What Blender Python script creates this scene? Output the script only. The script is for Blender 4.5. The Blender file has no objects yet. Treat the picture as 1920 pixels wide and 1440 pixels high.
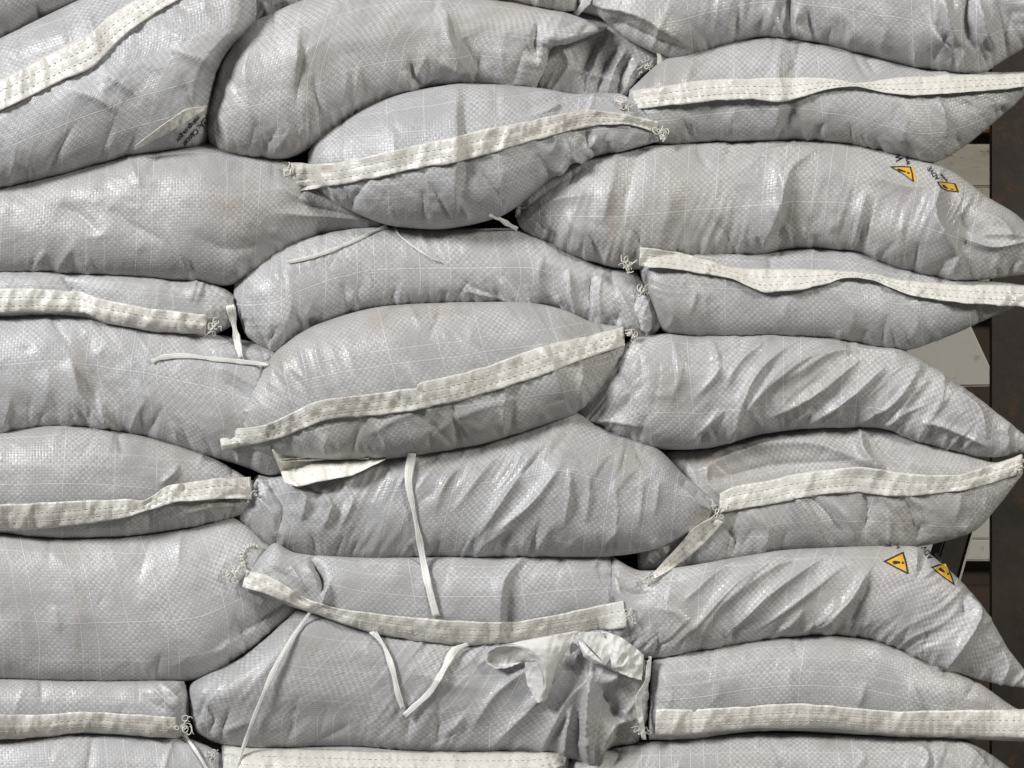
import bpy, bmesh, math, random
import numpy as np
from mathutils import Vector
from mathutils.bvhtree import BVHTree

# ------------------------------------------------------------------ camera, light, exposure
sc = bpy.context.scene
COL = sc.collection
DIST = 1.5                      # camera to the plane of the stack, metres
K = 0.90 / 1920.0               # metres per pixel unit on that plane

cam_d = bpy.data.cameras.new('camera')
cam_d.sensor_fit = 'HORIZONTAL'
cam_d.sensor_width = 36.0
cam_d.lens = 36.0 * DIST / 0.90
cam_d.clip_start = 0.02
cam_d.clip_end = 50.0
cam = bpy.data.objects.new('camera', cam_d)
cam.location = (0, -DIST, 0)
cam.rotation_euler = (math.radians(90), 0, 0)
COL.objects.link(cam)
sc.camera = cam

world = bpy.data.worlds.new('World')
sc.world = world
world.use_nodes = True
wb = world.node_tree.nodes['Background']
wb.inputs[0].default_value = (0.90, 0.95, 1.0, 1)
wb.inputs[1].default_value = 0.042

def area(name, loc, target, sx, sy, power, col):
    d = bpy.data.lights.new(name, 'AREA')
    d.shape = 'RECTANGLE'; d.size = sx; d.size_y = sy
    d.energy = power; d.color = col
    o = bpy.data.objects.new(name, d)
    o.location = loc
    o.rotation_euler = (Vector(target) - Vector(loc)).to_track_quat('-Z', 'Y').to_euler()
    COL.objects.link(o)
    return o
area('doorway_daylight', (-3.8, -3.1, 2.65), (0, 0, 0), 1.3, 1.3, 352, (0.985, 0.985, 1.0))
area('side_opening_daylight', (2.3, -2.0, 1.5), (0.25, 0, 0), 0.5, 0.55, 58, (1.0, 0.965, 0.905))
area('roof_light', (0.0, -0.9, 2.6), (0, 0, 0), 1.6, 0.8, 3, (0.80, 0.88, 1.0))
area('floor_bounce', (0.2, -1.4, -1.6), (0, 0, 0), 2.0, 1.2, 5.0, (1.0, 0.93, 0.85))

sc.view_settings.view_transform = 'Standard'
sc.view_settings.look = 'None'
sc.view_settings.exposure = 0.03
sc.view_settings.gamma = 1.0
sc.view_settings.use_curve_mapping = False
sc.render.engine = 'CYCLES'
sc.cycles.max_bounces = 4

# ------------------------------------------------------------------ numeric helpers
def P(s):
    return np.array([[float(a) for a in w.split(',')] for w in s.split()])

def spline(pts, n, ts=None):
    """Catmull-Rom through pts, resampled to n points evenly by arc length (or at ts)."""
    pts = np.asarray(pts, float)
    if len(pts) == 2:
        d = pts
    else:
        p = np.vstack([2 * pts[0] - pts[1], pts, 2 * pts[-1] - pts[-2]])
        out = []
        for i in range(1, len(p) - 2):
            t = np.linspace(0, 1, 14, endpoint=False)[:, None]
            a, b, c, e = p[i - 1], p[i], p[i + 1], p[i + 2]
            tn = 0.42
            m1, m2 = tn * (c - a), tn * (e - b)
            out.append((2 * t**3 - 3 * t**2 + 1) * b + (t**3 - 2 * t**2 + t) * m1 + (-2 * t**3 + 3 * t**2) * c + (t**3 - t**2) * m2)
        d = np.vstack(out + [pts[-1:]])
    L = np.concatenate([[0], np.cumsum(np.linalg.norm(np.diff(d, axis=0), axis=1))])
    L /= max(L[-1], 1e-9)
    if ts is None:
        ts = np.linspace(0, 1, n)
    return np.stack([np.interp(ts, L, d[:, k]) for k in range(d.shape[1])], 1)

def lattice(seed):
    return np.random.RandomState(seed).rand(64, 64) * 2 - 1

def noise(x, y, seed):
    g = lattice(seed)
    xi, yi = np.floor(x).astype(int), np.floor(y).astype(int)
    fx, fy = x - xi, y - yi
    fx = fx * fx * fx * (fx * (fx * 6 - 15) + 10); fy = fy * fy * fy * (fy * (fy * 6 - 15) + 10)
    a, b = g[xi % 64, yi % 64], g[(xi + 1) % 64, yi % 64]
    c, d = g[xi % 64, (yi + 1) % 64], g[(xi + 1) % 64, (yi + 1) % 64]
    return (a * (1 - fx) + b * fx) * (1 - fy) + (c * (1 - fx) + d * fx) * fy

def to_world(p):
    """pixel-plane coordinates (x right, y down, q towards the camera) to metres."""
    p = np.asarray(p, float)
    y = -p[..., 2] * K
    sca = K * (DIST + y) / DIST
    return np.stack([(p[..., 0] - 960) * sca, y, -(p[..., 1] - 720) * sca], -1)

# ------------------------------------------------------------------ materials
class NT:
    def __init__(self, name):
        self.m = bpy.data.materials.new(name); self.m.use_nodes = True
        self.t = self.m.node_tree; self.n = self.t.nodes; self.l = self.t.links
        self.b = self.n['Principled BSDF']
    def put(self, node, i, v):
        if hasattr(v, 'is_output'):
            self.l.new(v, node.inputs[i])
        elif v is not None:
            node.inputs[i].default_value = v
    def math(self, op, a, b=None, c=None, clamp=False):
        x = self.n.new('ShaderNodeMath'); x.operation = op; x.use_clamp = clamp
        for i, v in enumerate((a, b, c)): self.put(x, i, v)
        return x.outputs[0]
    def mix(self, f, a, b, mode='MIX'):
        x = self.n.new('ShaderNodeMix'); x.data_type = 'RGBA'; x.blend_type = mode
        self.put(x, 0, f)
        for i, v in ((6, a), (7, b)):
            self.put(x, i, (*v, 1) if isinstance(v, tuple) and len(v) == 3 else v)
        return x.outputs[2]
    def noise(self, vec, scale, detail=2, rough=0.5, out=0):
        x = self.n.new('ShaderNodeTexNoise'); self.put(x, 'Vector', vec)
        x.inputs['Scale'].default_value = scale; x.inputs['Detail'].default_value = detail; x.inputs['Roughness'].default_value = rough
        return x.outputs[out]
    def ramp(self, v, a, b, lo=0.0, hi=1.0):
        x = self.n.new('ShaderNodeMapRange'); x.clamp = True
        for i, q in enumerate((v, a, b, lo, hi)): self.put(x, i, q)
        return x.outputs[0]
    def wn(self, v, dim='1D'):
        x = self.n.new('ShaderNodeTexWhiteNoise'); x.noise_dimensions = dim
        self.put(x, 'W' if dim == '1D' else 'Vector', v)
        return x.outputs['Value']
    def comb(self, a, b, c=0.0):
        x = self.n.new('ShaderNodeCombineXYZ')
        for i, v in enumerate((a, b, c)): self.put(x, i, v)
        return x.outputs[0]
    def sep(self, v):
        x = self.n.new('ShaderNodeSeparateXYZ'); self.put(x, 0, v); return x.outputs
    def bump(self, h, strength, dist, normal=None):
        x = self.n.new('ShaderNodeBump'); x.inputs['Strength'].default_value = strength; x.inputs['Distance'].default_value = dist
        self.put(x, 'Height', h)
        if normal is not None: self.put(x, 'Normal', normal)
        return x.outputs[0]

def fabric_material(name, base_lo, base_hi, hem=False):
    k = NT(name)
    tc = k.n.new('ShaderNodeTexCoord'); uv = tc.outputs['UV']
    oi = k.n.new('ShaderNodeObjectInfo')
    rnd = oi.outputs['Random']
    off = k.n.new('ShaderNodeVectorMath'); off.operation = 'ADD'
    k.put(off, 0, uv); k.put(off, 1, k.comb(k.math('MULTIPLY', rnd, 913.0), k.math('MULTIPLY', rnd, 477.0)))
    q = off.outputs[0]
    # slack weave: the tapes wander a little
    nz = k.n.new('ShaderNodeTexNoise'); k.put(nz, 'Vector', q); nz.inputs['Scale'].default_value = 0.012; nz.inputs['Detail'].default_value = 2
    dv = k.n.new('ShaderNodeVectorMath'); dv.operation = 'MULTIPLY_ADD'
    k.put(dv, 0, nz.outputs['Color']); k.put(dv, 1, (8, 8, 0)); k.put(dv, 2, q)
    s = k.sep(dv.outputs[0])
    p = 5.7
    su, sv = k.math('DIVIDE', s[0], p), k.math('DIVIDE', s[1], p)
    fu, fv = k.math('FRACT', su), k.math('FRACT', sv)
    cu, cv = k.math('FLOOR', su), k.math('FLOOR', sv)
    par = k.math('FLOORED_MODULO', k.math('ADD', cu, cv), 2.0)
    cell = k.wn(k.comb(cu, cv), '2D')
    def hump(f):
        a = k.math('ABSOLUTE', k.math('MULTIPLY_ADD', f, 2.0, -1.0))
        return k.math('SUBTRACT', 1.0, k.math('POWER', a, 3.0))
    hu, hv = hump(fu), hump(fv)
    # a tape lying on top is round across its width; which way it runs alternates
    h = k.math('ADD', k.math('MULTIPLY', hu, hv), k.math('MULTIPLY', par, 0.35))
    vis = k.ramp(k.noise(q, 0.011, 2), 0.36, 0.62, 0.15, 0.95)
    mixf = k.math('MULTIPLY', k.math('ADD', k.math('MULTIPLY', par, 0.8), k.math('MULTIPLY', cell, 0.35)), vis)
    colr = k.mix(mixf, base_lo, base_hi)  # tapes' direction-dependent reflection painted in as alternating lighter and darker cells
    # gaps between tapes are a touch darker
    gap = k.math('MULTIPLY', k.math('SUBTRACT', 1.0, k.math('MULTIPLY', hu, hv)), 0.10)
    colr = k.mix(gap, colr, tuple(c * 0.55 for c in base_lo))
    if not hem:
        # pale stretched threads, irregular, mostly one way
        def lines(c, other, step, w, keep, seed):
            wob = k.math('MULTIPLY', k.math('SUBTRACT', k.noise(k.comb(k.math('MULTIPLY', c, 0.004), k.math('MULTIPLY', other, 0.02), seed), 1.0, 1), 0.5), 3.0)
            x = k.math('DIVIDE', k.math('ADD', c, wob), step)
            idx = k.math('FLOOR', x)
            r = k.wn(k.math('ADD', idx, seed + 3.3))
            shift = k.math('MULTIPLY_ADD', k.wn(k.math('ADD', idx, seed * 7 + 0.7)), 0.5, 0.25)
            d = k.math('MULTIPLY', k.math('ABSOLUTE', k.math('SUBTRACT', k.math('FRACT', x), shift)), step)
            on = k.math('GREATER_THAN', r, keep)
            l = k.ramp(d, w * 0.5, w, 1.0, 0.0)
            br = k.ramp(k.noise(k.comb(k.math('MULTIPLY', other, 0.012), k.math('MULTIPLY', idx, 3.1), seed), 1.0, 2), 0.30, 0.42, 0.0, 1.0)
            return k.math('MULTIPLY', k.math('MULTIPLY', l, on), br)
        l1 = lines(s[0], s[1], 29.0, 0.9, 0.34, 1.0)
        l2 = lines(s[1], s[0], 74.0, 0.95, 0.45, 9.0)
        ln = k.math('MAXIMUM', l1, l2)
        colr = k.mix(k.math('MULTIPLY', ln, 0.55), colr, (0.74, 0.74, 0.74))
        h = k.math('ADD', h, k.math('MULTIPLY', ln, 1.3))
    # grime: broad tan cast, blotches, fine specks
    tan = k.ramp(k.noise(q, 0.0045, 4, 0.6), 0.50, 0.75, 0.0, 0.36 if not hem else 0.34)
    tan = k.math('MULTIPLY', tan, k.math('MULTIPLY_ADD', rnd, 1.3, 0.45))
    colr = k.mix(tan, colr, (0.33, 0.285, 0.225))
    blot = k.ramp(k.noise(q, 0.016, 5, 0.7), 0.66, 0.80, 0.0, 0.42)
    colr = k.mix(blot, colr, (0.30, 0.22, 0.13))
    if not hem:
        sa = k.n.new('ShaderNodeAttribute'); sa.attribute_name = 'stain'
        sf = k.math('MULTIPLY', sa.outputs['Fac'], k.ramp(k.noise(q, 0.05, 4, 0.7), 0.3, 0.65, 0.15, 1.0))
        colr = k.mix(sf, colr, (0.26, 0.17, 0.085))  # brown stains, plus the painted overhang shade on the topmost right bag
    vo = k.n.new('ShaderNodeTexVoronoi'); k.put(vo, 'Vector', q); vo.inputs['Scale'].default_value = 0.045
    spk = k.math('MULTIPLY', k.ramp(vo.outputs['Distance'], 0.035, 0.06, 1.0, 0.0), k.math('GREATER_THAN', k.sep(vo.outputs['Color'])[0], 0.80))
    colr = k.mix(k.math('MULTIPLY', spk, 0.8), colr, (0.06, 0.05, 0.04))
    if hem:
        rust = k.math('MULTIPLY', k.ramp(k.noise(q, 0.055, 4, 0.75), 0.60, 0.71, 0.0, 0.8), k.ramp(k.noise(q, 0.010, 2), 0.44, 0.56))
        colr = k.mix(rust, colr, (0.27, 0.16, 0.07))
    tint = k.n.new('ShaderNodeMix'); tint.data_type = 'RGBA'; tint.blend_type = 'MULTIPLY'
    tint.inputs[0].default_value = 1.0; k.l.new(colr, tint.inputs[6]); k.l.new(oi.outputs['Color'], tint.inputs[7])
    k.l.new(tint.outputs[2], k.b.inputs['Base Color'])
    rough = k.math('ADD', k.math('MULTIPLY', cell, 0.14), k.ramp(k.noise(q, 0.02, 3), 0.35, 0.65, 0.27, 0.42))
    k.l.new(rough, k.b.inputs['Roughness'])
    k.b.inputs['Specular IOR Level'].default_value = 0.55
    cr = k.noise(q, 0.05, 4, 0.62)
    h2 = k.math('ADD', h, k.math('MULTIPLY', cell, 0.28))
    hh = k.math('ADD', k.math('MULTIPLY', cr, 0.65), k.math('MULTIPLY', h2, 0.095 if not hem else 0.075))
    n2 = k.bump(hh, 1.0, 0.001)
    k.l.new(n2, k.b.inputs['Normal'])
    return k.m

M_FAB = fabric_material('woven_polypropylene', (0.386, 0.384, 0.383), (0.562, 0.558, 0.555))
M_HEM = fabric_material('hem_polypropylene', (0.64, 0.62, 0.572), (0.745, 0.725, 0.675), hem=True)

def film_material(name, col, rough=0.45, scale=0.05):
    k = NT(name)
    tc = k.n.new('ShaderNodeTexCoord'); uv = tc.outputs['UV']
    c = k.mix(k.ramp(k.noise(uv, 0.02, 4, 0.65), 0.5, 0.78, 0, 0.5), col, tuple(x * y for x, y in zip(col, (0.72, 0.64, 0.52))))
    sp = k.math('MULTIPLY', k.ramp(k.noise(uv, 0.11, 4, 0.7), 0.64, 0.70, 0, 0.9), k.ramp(k.noise(uv, 0.02, 1), 0.5, 0.58))
    c = k.mix(sp, c, (0.12, 0.065, 0.03))
    k.l.new(c, k.b.inputs['Base Color'])
    k.b.inputs['Roughness'].default_value = rough
    n1 = k.bump(k.noise(uv, scale, 5, 0.7), 0.7, 0.003)
    k.l.new(n1, k.b.inputs['Normal'])
    tr = k.n.new('ShaderNodeBsdfTranslucent'); k.l.new(c, tr.inputs['Color']); k.l.new(n1, tr.inputs['Normal'])
    mx = k.n.new('ShaderNodeMixShader'); mx.inputs[0].default_value = 0.25
    out = k.n['Material Output']
    k.l.new(k.b.outputs[0], mx.inputs[1]); k.l.new(tr.outputs[0], mx.inputs[2]); k.l.new(mx.outputs[0], out.inputs['Surface'])
    return k.m
M_FILM = film_material('white_film', (0.90, 0.89, 0.86), 0.32)

def tie_material():
    k = NT('plastic_tie')
    tc = k.n.new('ShaderNodeTexCoord'); s = k.sep(tc.outputs['UV'])
    st = k.noise(k.comb(k.math('MULTIPLY', s[0], 0.01), k.math('MULTIPLY', s[1], 0.9)), 1.0, 3)
    c = k.mix(k.ramp(st, 0.35, 0.62), (0.72, 0.72, 0.66), (0.90, 0.90, 0.86))
    k.l.new(c, k.b.inputs['Base Color']); k.b.inputs['Roughness'].default_value = 0.38
    k.l.new(k.bump(st, 0.8, 0.0008), k.b.inputs['Normal'])
    return k.m
M_TIE = tie_material()

def plain(name, col, rough=0.6):
    k = NT(name)
    tc = k.n.new('ShaderNodeTexCoord')
    c = k.mix(k.ramp(k.noise(tc.outputs['Object'], 180.0, 3), 0.35, 0.7, 0, 0.5), col, tuple(x * 0.72 for x in col))
    k.l.new(c, k.b.inputs['Base Color']); k.b.inputs['Roughness'].default_value = rough
    return k.m
M_THREAD = plain('cotton_thread', (0.76, 0.73, 0.66), 0.75)
M_STITCH = plain('stitch_thread', (0.56, 0.49, 0.38), 0.8)
M_STITCH_PALE = plain('pale_stitch_thread', (0.62, 0.585, 0.50), 0.8)
M_INK = plain('black_ink', (0.018, 0.018, 0.02), 0.55)
M_YEL = plain('yellow_ink', (0.72, 0.42, 0.035), 0.5)

# ------------------------------------------------------------------ mesh helpers
def mesh_obj(name, verts, faces, mat, parent=None, uv=None, smooth=True):
    me = bpy.data.meshes.new(name)
    verts = np.asarray(verts, np.float32)
    if isinstance(faces, np.ndarray) and faces.ndim == 2:
        n, w = faces.shape
        me.vertices.add(len(verts)); me.vertices.foreach_set('co', verts.ravel())
        me.loops.add(n * w); me.loops.foreach_set('vertex_index', faces.ravel().astype(np.int32))
        me.polygons.add(n)
        me.polygons.foreach_set('loop_start', np.arange(0, n * w, w, dtype=np.int32))
        me.polygons.foreach_set('loop_total', np.full(n, w, np.int32))
        me.update(calc_edges=True)
        li = faces.ravel()
    else:
        me.from_pydata([tuple(map(float, v)) for v in verts], [], [tuple(map(int, f)) for f in faces]); me.update()
        li = np.array([l.vertex_index for l in me.loops])
    if uv is not None:
        lay = me.uv_layers.new(name='UVMap')
        lay.data.foreach_set('uv', np.asarray(uv, np.float32)[li].ravel())
    if smooth:
        me.polygons.foreach_set('use_smooth', np.ones(len(me.polygons), bool))
    me.materials.append(mat)
    o = bpy.data.objects.new(name, me)
    COL.objects.link(o)
    if parent is not None: o.parent = parent
    return o

def grid_faces(ns, nt, wrap=False):
    i = np.arange(ns - 1)[:, None]; j = np.arange(nt if wrap else nt - 1)[None, :]
    j2 = (j + 1) % nt
    return np.stack([i * nt + j + 0 * i, (i + 1) * nt + j, (i + 1) * nt + j2, i * nt + j2 + 0 * i], -1).reshape(-1, 4)

def sheet_obj(name, G, mat, parent, thick_px=1.6, uv=None):
    """thin closed sheet from a grid of pixel-plane points G[ns,nt,3]: front, back and rim."""
    ns, nt, _ = G.shape
    du = np.gradient(G, axis=0); dv = np.gradient(G, axis=1)
    N = np.cross(du, dv); N /= np.linalg.norm(N, axis=-1, keepdims=True) + 1e-9
    if N[..., 2].mean() < 0: N = -N
    F = G.reshape(-1, 3); Bk = (G - N * thick_px).reshape(-1, 3)
    if uv is None:
        lu = np.concatenate([np.zeros((1, nt)), np.cumsum(np.linalg.norm(np.diff(G, axis=0), axis=-1), 0)], 0)
        lv = np.concatenate([np.zeros((ns, 1)), np.cumsum(np.linalg.norm(np.diff(G, axis=1), axis=-1), 1)], 1)
        uv = np.stack([lu.mean(1, keepdims=True) + 0 * lv, lv], -1)
        uv = uv + np.array([G[0, 0, 0] * 3.1, G[0, 0, 1] * 1.7])
    f = grid_faces(ns, nt); n = ns * nt
    ring = [i * nt for i in range(ns)] + [(ns - 1) * nt + j for j in range(1, nt)] + [i * nt + nt - 1 for i in range(ns - 2, -1, -1)] + [j for j in range(nt - 2, 0, -1)]
    r = np.array(ring); r2 = np.roll(r, -1)
    rim = np.stack([r, r + n, r2 + n, r2], -1)
    faces = np.vstack([f, f[:, ::-1] + n, rim])
    V = to_world(np.vstack([F, Bk]))
    UV = np.vstack([uv.reshape(-1, 2)] * 2)
    return mesh_obj(name, V, faces, mat, parent, UV)

def tubes_obj(name, lines, r, mat, parent, sides=5):
    """several thin tubes (pixel-plane polylines) as one mesh."""
    V, Fc, base = [], [], 0
    for ln in lines:
        ln = np.asarray(ln, float); n = len(ln)
        T = np.gradient(ln, axis=0); T /= np.linalg.norm(T, axis=1, keepdims=True) + 1e-9
        up = np.where(np.abs(T[:, 2:3]) < 0.9, np.array([[0, 0, 1.0]]), np.array([[1.0, 0, 0]]))
        A = np.cross(T, up); A /= np.linalg.norm(A, axis=1, keepdims=True) + 1e-9
        Bv = np.cross(T, A)
        rr = np.full(n, r); rr[0] *= 0.35; rr[-1] *= 0.35
        for j in range(sides):
            a = 2 * math.pi * j / sides
            V.append(ln + (A * math.cos(a) + Bv * math.sin(a)) * rr[:, None])
        idx = lambda i, j: base + (j % sides) * n + i
        for i in range(n - 1):
            for j in range(sides):
                Fc.append((idx(i, j), idx(i + 1, j), idx(i + 1, j + 1), idx(i, j + 1)))
        base += n * sides
    V = np.vstack(V)
    return mesh_obj(name, to_world(V), np.array(Fc), mat, parent)

# ------------------------------------------------------------------ sandbags
BAGS = {}
EXP = 1.02
FOLD = 1.45
WSC = 0.74
def stroke_disp(px, py, pts, amp, wa, wb, taper=0.5):
    pts = spline(pts, max(8, len(pts) * 6)); wa = max(5.5, wa * WSC); wb = max(5.5, wb * WSC)
    best = np.full(px.shape, 1e9); sd = np.zeros(px.shape); sl = np.zeros(px.shape)
    seg = np.linalg.norm(np.diff(pts, axis=0), axis=1); L = seg.sum(); acc = 0.0
    m = (px > pts[:, 0].min() - 6 * max(wa, wb)) & (px < pts[:, 0].max() + 6 * max(wa, wb)) & (py > pts[:, 1].min() - 6 * max(wa, wb)) & (py < pts[:, 1].max() + 6 * max(wa, wb))
    if not m.any(): return np.zeros(px.shape)
    X, Y = px[m], py[m]
    b = np.full(X.shape, 1e9); s_ = np.zeros(X.shape); l_ = np.zeros(X.shape)
    for a, c, ln in zip(pts[:-1], pts[1:], seg):
        d = (c - a) / max(ln, 1e-9)
        t = (X - a[0]) * d[0] + (Y - a[1]) * d[1]
        tc = np.clip(t, 0, ln)
        dist = np.hypot(X - a[0] - d[0] * tc, Y - a[1] - d[1] * tc)
        sg = d[0] * (Y - a[1]) - d[1] * (X - a[0])
        k = dist < b
        b = np.where(k, dist, b); s_ = np.where(k, sg, s_); l_ = np.where(k, (acc + tc) / L, l_)
        acc += ln
    w = np.where(s_ > 0, wa, wb)
    prof = np.exp(-(b / w) ** EXP)
    env = np.clip(np.sin(np.pi * np.clip(l_, 0.02, 0.98)), 0, 1) ** taper
    out = np.zeros(px.shape); out[m] = amp * prof * env
    return out

def make_surface(B, T, Lc=None, Rc=None, q0=0.0, kd=0.85, nexp=2.25, endr=(60, 60), strokes=(), seed=1, puck=(14, 14), lump=2.8, crumple=0.6, ns=None, nt=84, swap=False, kmax=125, tilt=0.0, creases=8, crease_dir=1.1, stains=(), grain=None, ripple=1.7):
    B, T = P(B), P(T)
    Lr = 0.5 * (np.linalg.norm(np.diff(B, axis=0), axis=1).sum() + np.linalg.norm(np.diff(T, axis=0), axis=1).sum())
    ns = ns or int(min(300, max(40, Lr / 3.0)))
    a = np.linspace(0, 1, ns)
    s = 0.72 * a + 0.28 * (1 - np.cos(np.pi * a)) / 2
    tau = np.linspace(0, 1, nt); t = 0.25 * tau + 0.75 * (1 - np.cos(np.pi * tau)) / 2
    b, tp = spline(B, 0, s), spline(T, 0, s)
    dvec = b - tp; hh = np.linalg.norm(dvec, axis=1); un = dvec / (hh[:, None] + 1e-6)
    b = b + un * 3.0; tp = tp - un * 3.0
    lf = spline(np.vstack([b[:1], P(Lc), tp[:1]]) if Lc else np.vstack([b[:1], tp[:1]]), 0, t)
    rt = spline(np.vstack([b[-1:], P(Rc), tp[-1:]]) if Rc else np.vstack([b[-1:], tp[-1:]]), 0, t)
    S, Tt = s[:, None, None], t[None, :, None]
    XY = (1 - Tt) * b[:, None] + Tt * tp[:, None] + (1 - S) * lf[None] + S * rt[None] \
        - ((1 - S) * (1 - Tt) * b[0] + (1 - S) * Tt * tp[0] + S * (1 - Tt) * b[-1] + S * Tt * tp[-1])
    h = np.linalg.norm(XY[:, -1] - XY[:, 0], axis=1)
    ker = np.ones(9) / 9; hs = np.convolve(np.pad(h, 4, mode='edge'), ker, mode='valid')
    D = np.minimum(kd * 0.5 * hs, kmax)
    g = np.maximum(0, 1 - np.abs(2 * t - 1) ** nexp) ** (1 / nexp)
    def end(dist, r):
        x = np.clip(dist / max(r, 1), 0, 1); return np.sqrt(np.maximum(0, 1 - (1 - x) ** 2))
    f = end(s * Lr, endr[0]) * end((1 - s) * Lr, endr[1])
    Q = D[:, None] * g[None] * f[:, None]
    G = np.dstack([XY, Q])
    # arc-length coordinates of the undisturbed cloth
    lv = np.concatenate([np.zeros((ns, 1)), np.cumsum(np.linalg.norm(np.diff(G, axis=1), axis=-1), 1)], 1)
    lv = lv - lv[:, nt // 2][:, None]
    lu = np.broadcast_to((s * Lr)[:, None], lv.shape)
    uv = np.dstack([lv, lu]) if swap else np.dstack([lu, lv])
    # normals of the smooth bag
    du = np.gradient(G, axis=0); dv = np.gradient(G, axis=1)
    N = np.cross(du, dv); N /= np.linalg.norm(N, axis=-1, keepdims=True) + 1e-9
    if N[..., 2].mean() < 0: N = -N
    px, py = G[..., 0], G[..., 1]
    rng = random.Random(seed)
    disp = lump * noise(px / 95, py / 75, seed) + 0.5 * lump * noise(px / 41 + 7, py / 36, seed + 1)
    # crumple: sharp-crested small relief, stronger in patches
    patch = np.clip(0.55 + 0.9 * noise(px / 120, py / 90, seed + 5), 0.08, 1.5)
    an = rng.uniform(0.5, 1.2)
    xr = px * math.cos(an) + py * math.sin(an); yr = -px * math.sin(an) + py * math.cos(an)
    rd = (1 - np.abs(noise(xr / 34, yr / 17, seed + 2)) * 2) * 1.2 + (1 - np.abs(noise(xr / 15 + 3, yr / 10, seed + 3)) * 2) * 0.55
    disp += crumple * patch * rd
    # gathers: fine ripples square to the pressed edges and towards the tied ends
    db = np.minimum(np.linalg.norm(XY - b[:, None], axis=-1), 400); dt = np.minimum(np.linalg.norm(XY - tp[:, None], axis=-1), 400)
    rip = lambda x_, y_, sd_: 1 - 2.3 * np.abs(noise(x_, y_, sd_))
    pm = np.clip(0.35 + 1.3 * noise(lu / 70, lv * 0 + 2.5, seed + 21), 0, 1.4)
    disp += ripple * pm * np.exp(-db / 30) * rip(lu / 12 + 0.15 * lv / 12, lv / 80, seed + 22) * 1.3
    disp += ripple * 0.6 * np.clip(0.2 + 1.3 * noise(lu / 80, lv * 0 + 4.5, seed + 23), 0, 1.2) * np.exp(-dt / 24) * rip(lu / 13 - 0.2 * lv / 12, lv / 80, seed + 24)
    for dist_, sd_ in ((lu, 25), (Lr - lu, 27)):
        disp += ripple * 1.2 * np.clip(0.5 + noise(lv / 45, lu / 90, seed + sd_), 0, 1.3) * np.exp(-dist_ / 55) * rip(lv / 13, lu / 75, seed + sd_ + 1)
    if grain:
        ga, gm = math.radians(grain[0]), grain[1] * 0.8
        ac = px * math.sin(ga) + py * math.cos(ga); al = px * math.cos(ga) - py * math.sin(ga)
        ac = ac + 14 * noise(px / 120, py / 120, seed + 31)
        gmask = np.clip(0.35 + 1.5 * noise(px / 105, py / 80, seed + 30), 0, 1.3)
        disp += gm * gmask * (rip(ac / 19, al / 150, seed + 32) + 0.5 * rip(ac / 9, al / 80, seed + 33))
    for st in strokes:
        pts, amp, wa, wb = st[:4]
        disp += stroke_disp(px, py, P(pts), amp * FOLD, wa, wb, st[4] if len(st) > 4 else 0.5)
    # fine sharp creases scattered over the cloth
    x0, x1, y0, y1 = px.min(), px.max(), py.min(), py.max()
    for _ in range(creases):
        cx, cy = rng.uniform(max(x0, -20), min(x1, 1940)), rng.uniform(y0, y1)
        an2 = rng.gauss(crease_dir, 0.5); ln = rng.uniform(30, 110)
        dx, dy = math.cos(an2) * ln / 2, -math.sin(an2) * ln / 2; bow = rng.uniform(-0.18, 0.18)
        p3 = np.array([[cx - dx, cy - dy], [cx + dy * bow, cy - dx * bow], [cx + dx, cy + dy]])
        wv = rng.uniform(3, 6), rng.uniform(6, 16)
        if rng.random() < 0.4: wv = wv[::-1]
        disp += stroke_disp(px, py, p3, rng.choice((1, 1, -1)) * rng.uniform(1.2, 3.6), wv[0], wv[1], 0.8)
    # puckers running in from the pressed edges
    for edge, cnt in ((b, int(puck[0] * 1.5)), (tp, puck[1])):
        for _ in range(cnt):
            i = rng.randrange(4, ns - 4)
            e = edge[i]; o = (tp if edge is b else b)[i]
            v = (o - e) / (np.linalg.norm(o - e) + 1e-6)
            ln = rng.uniform(0.12, 0.42) * h[i]
            sl = rng.uniform(-0.7, 0.7); v2 = np.array([v[0] - v[1] * sl, v[1] + v[0] * sl])
            p2 = np.array([e - v * 6, e + v2 * ln * 0.5, e + v2 * ln + np.array([rng.uniform(-8, 8), 0])])
            disp += stroke_disp(px, py, p2, rng.choice((1, -1, -1)) * rng.uniform(2.5, 7.5), rng.uniform(4, 11), rng.uniform(4, 11), 0.7)
    stain = np.zeros(px.shape)
    for pts, a_, w_ in stains:
        stain = np.maximum(stain, stroke_disp(px, py, P(pts), a_, w_, w_, 0.4))
    fade = np.clip(g[None] * 1.6, 0.12, 1) * np.clip(f[:, None] * 1.5, 0.1, 1)
    G = G + N * (disp * fade)[..., None]
    G[..., 2] += q0 + tilt * (s[:, None] - 0.5)
    return dict(G=G, uv=uv, ns=ns, nt=nt, D=D, f=f, g=g, q0=q0, XY=XY, stain=stain)

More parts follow.
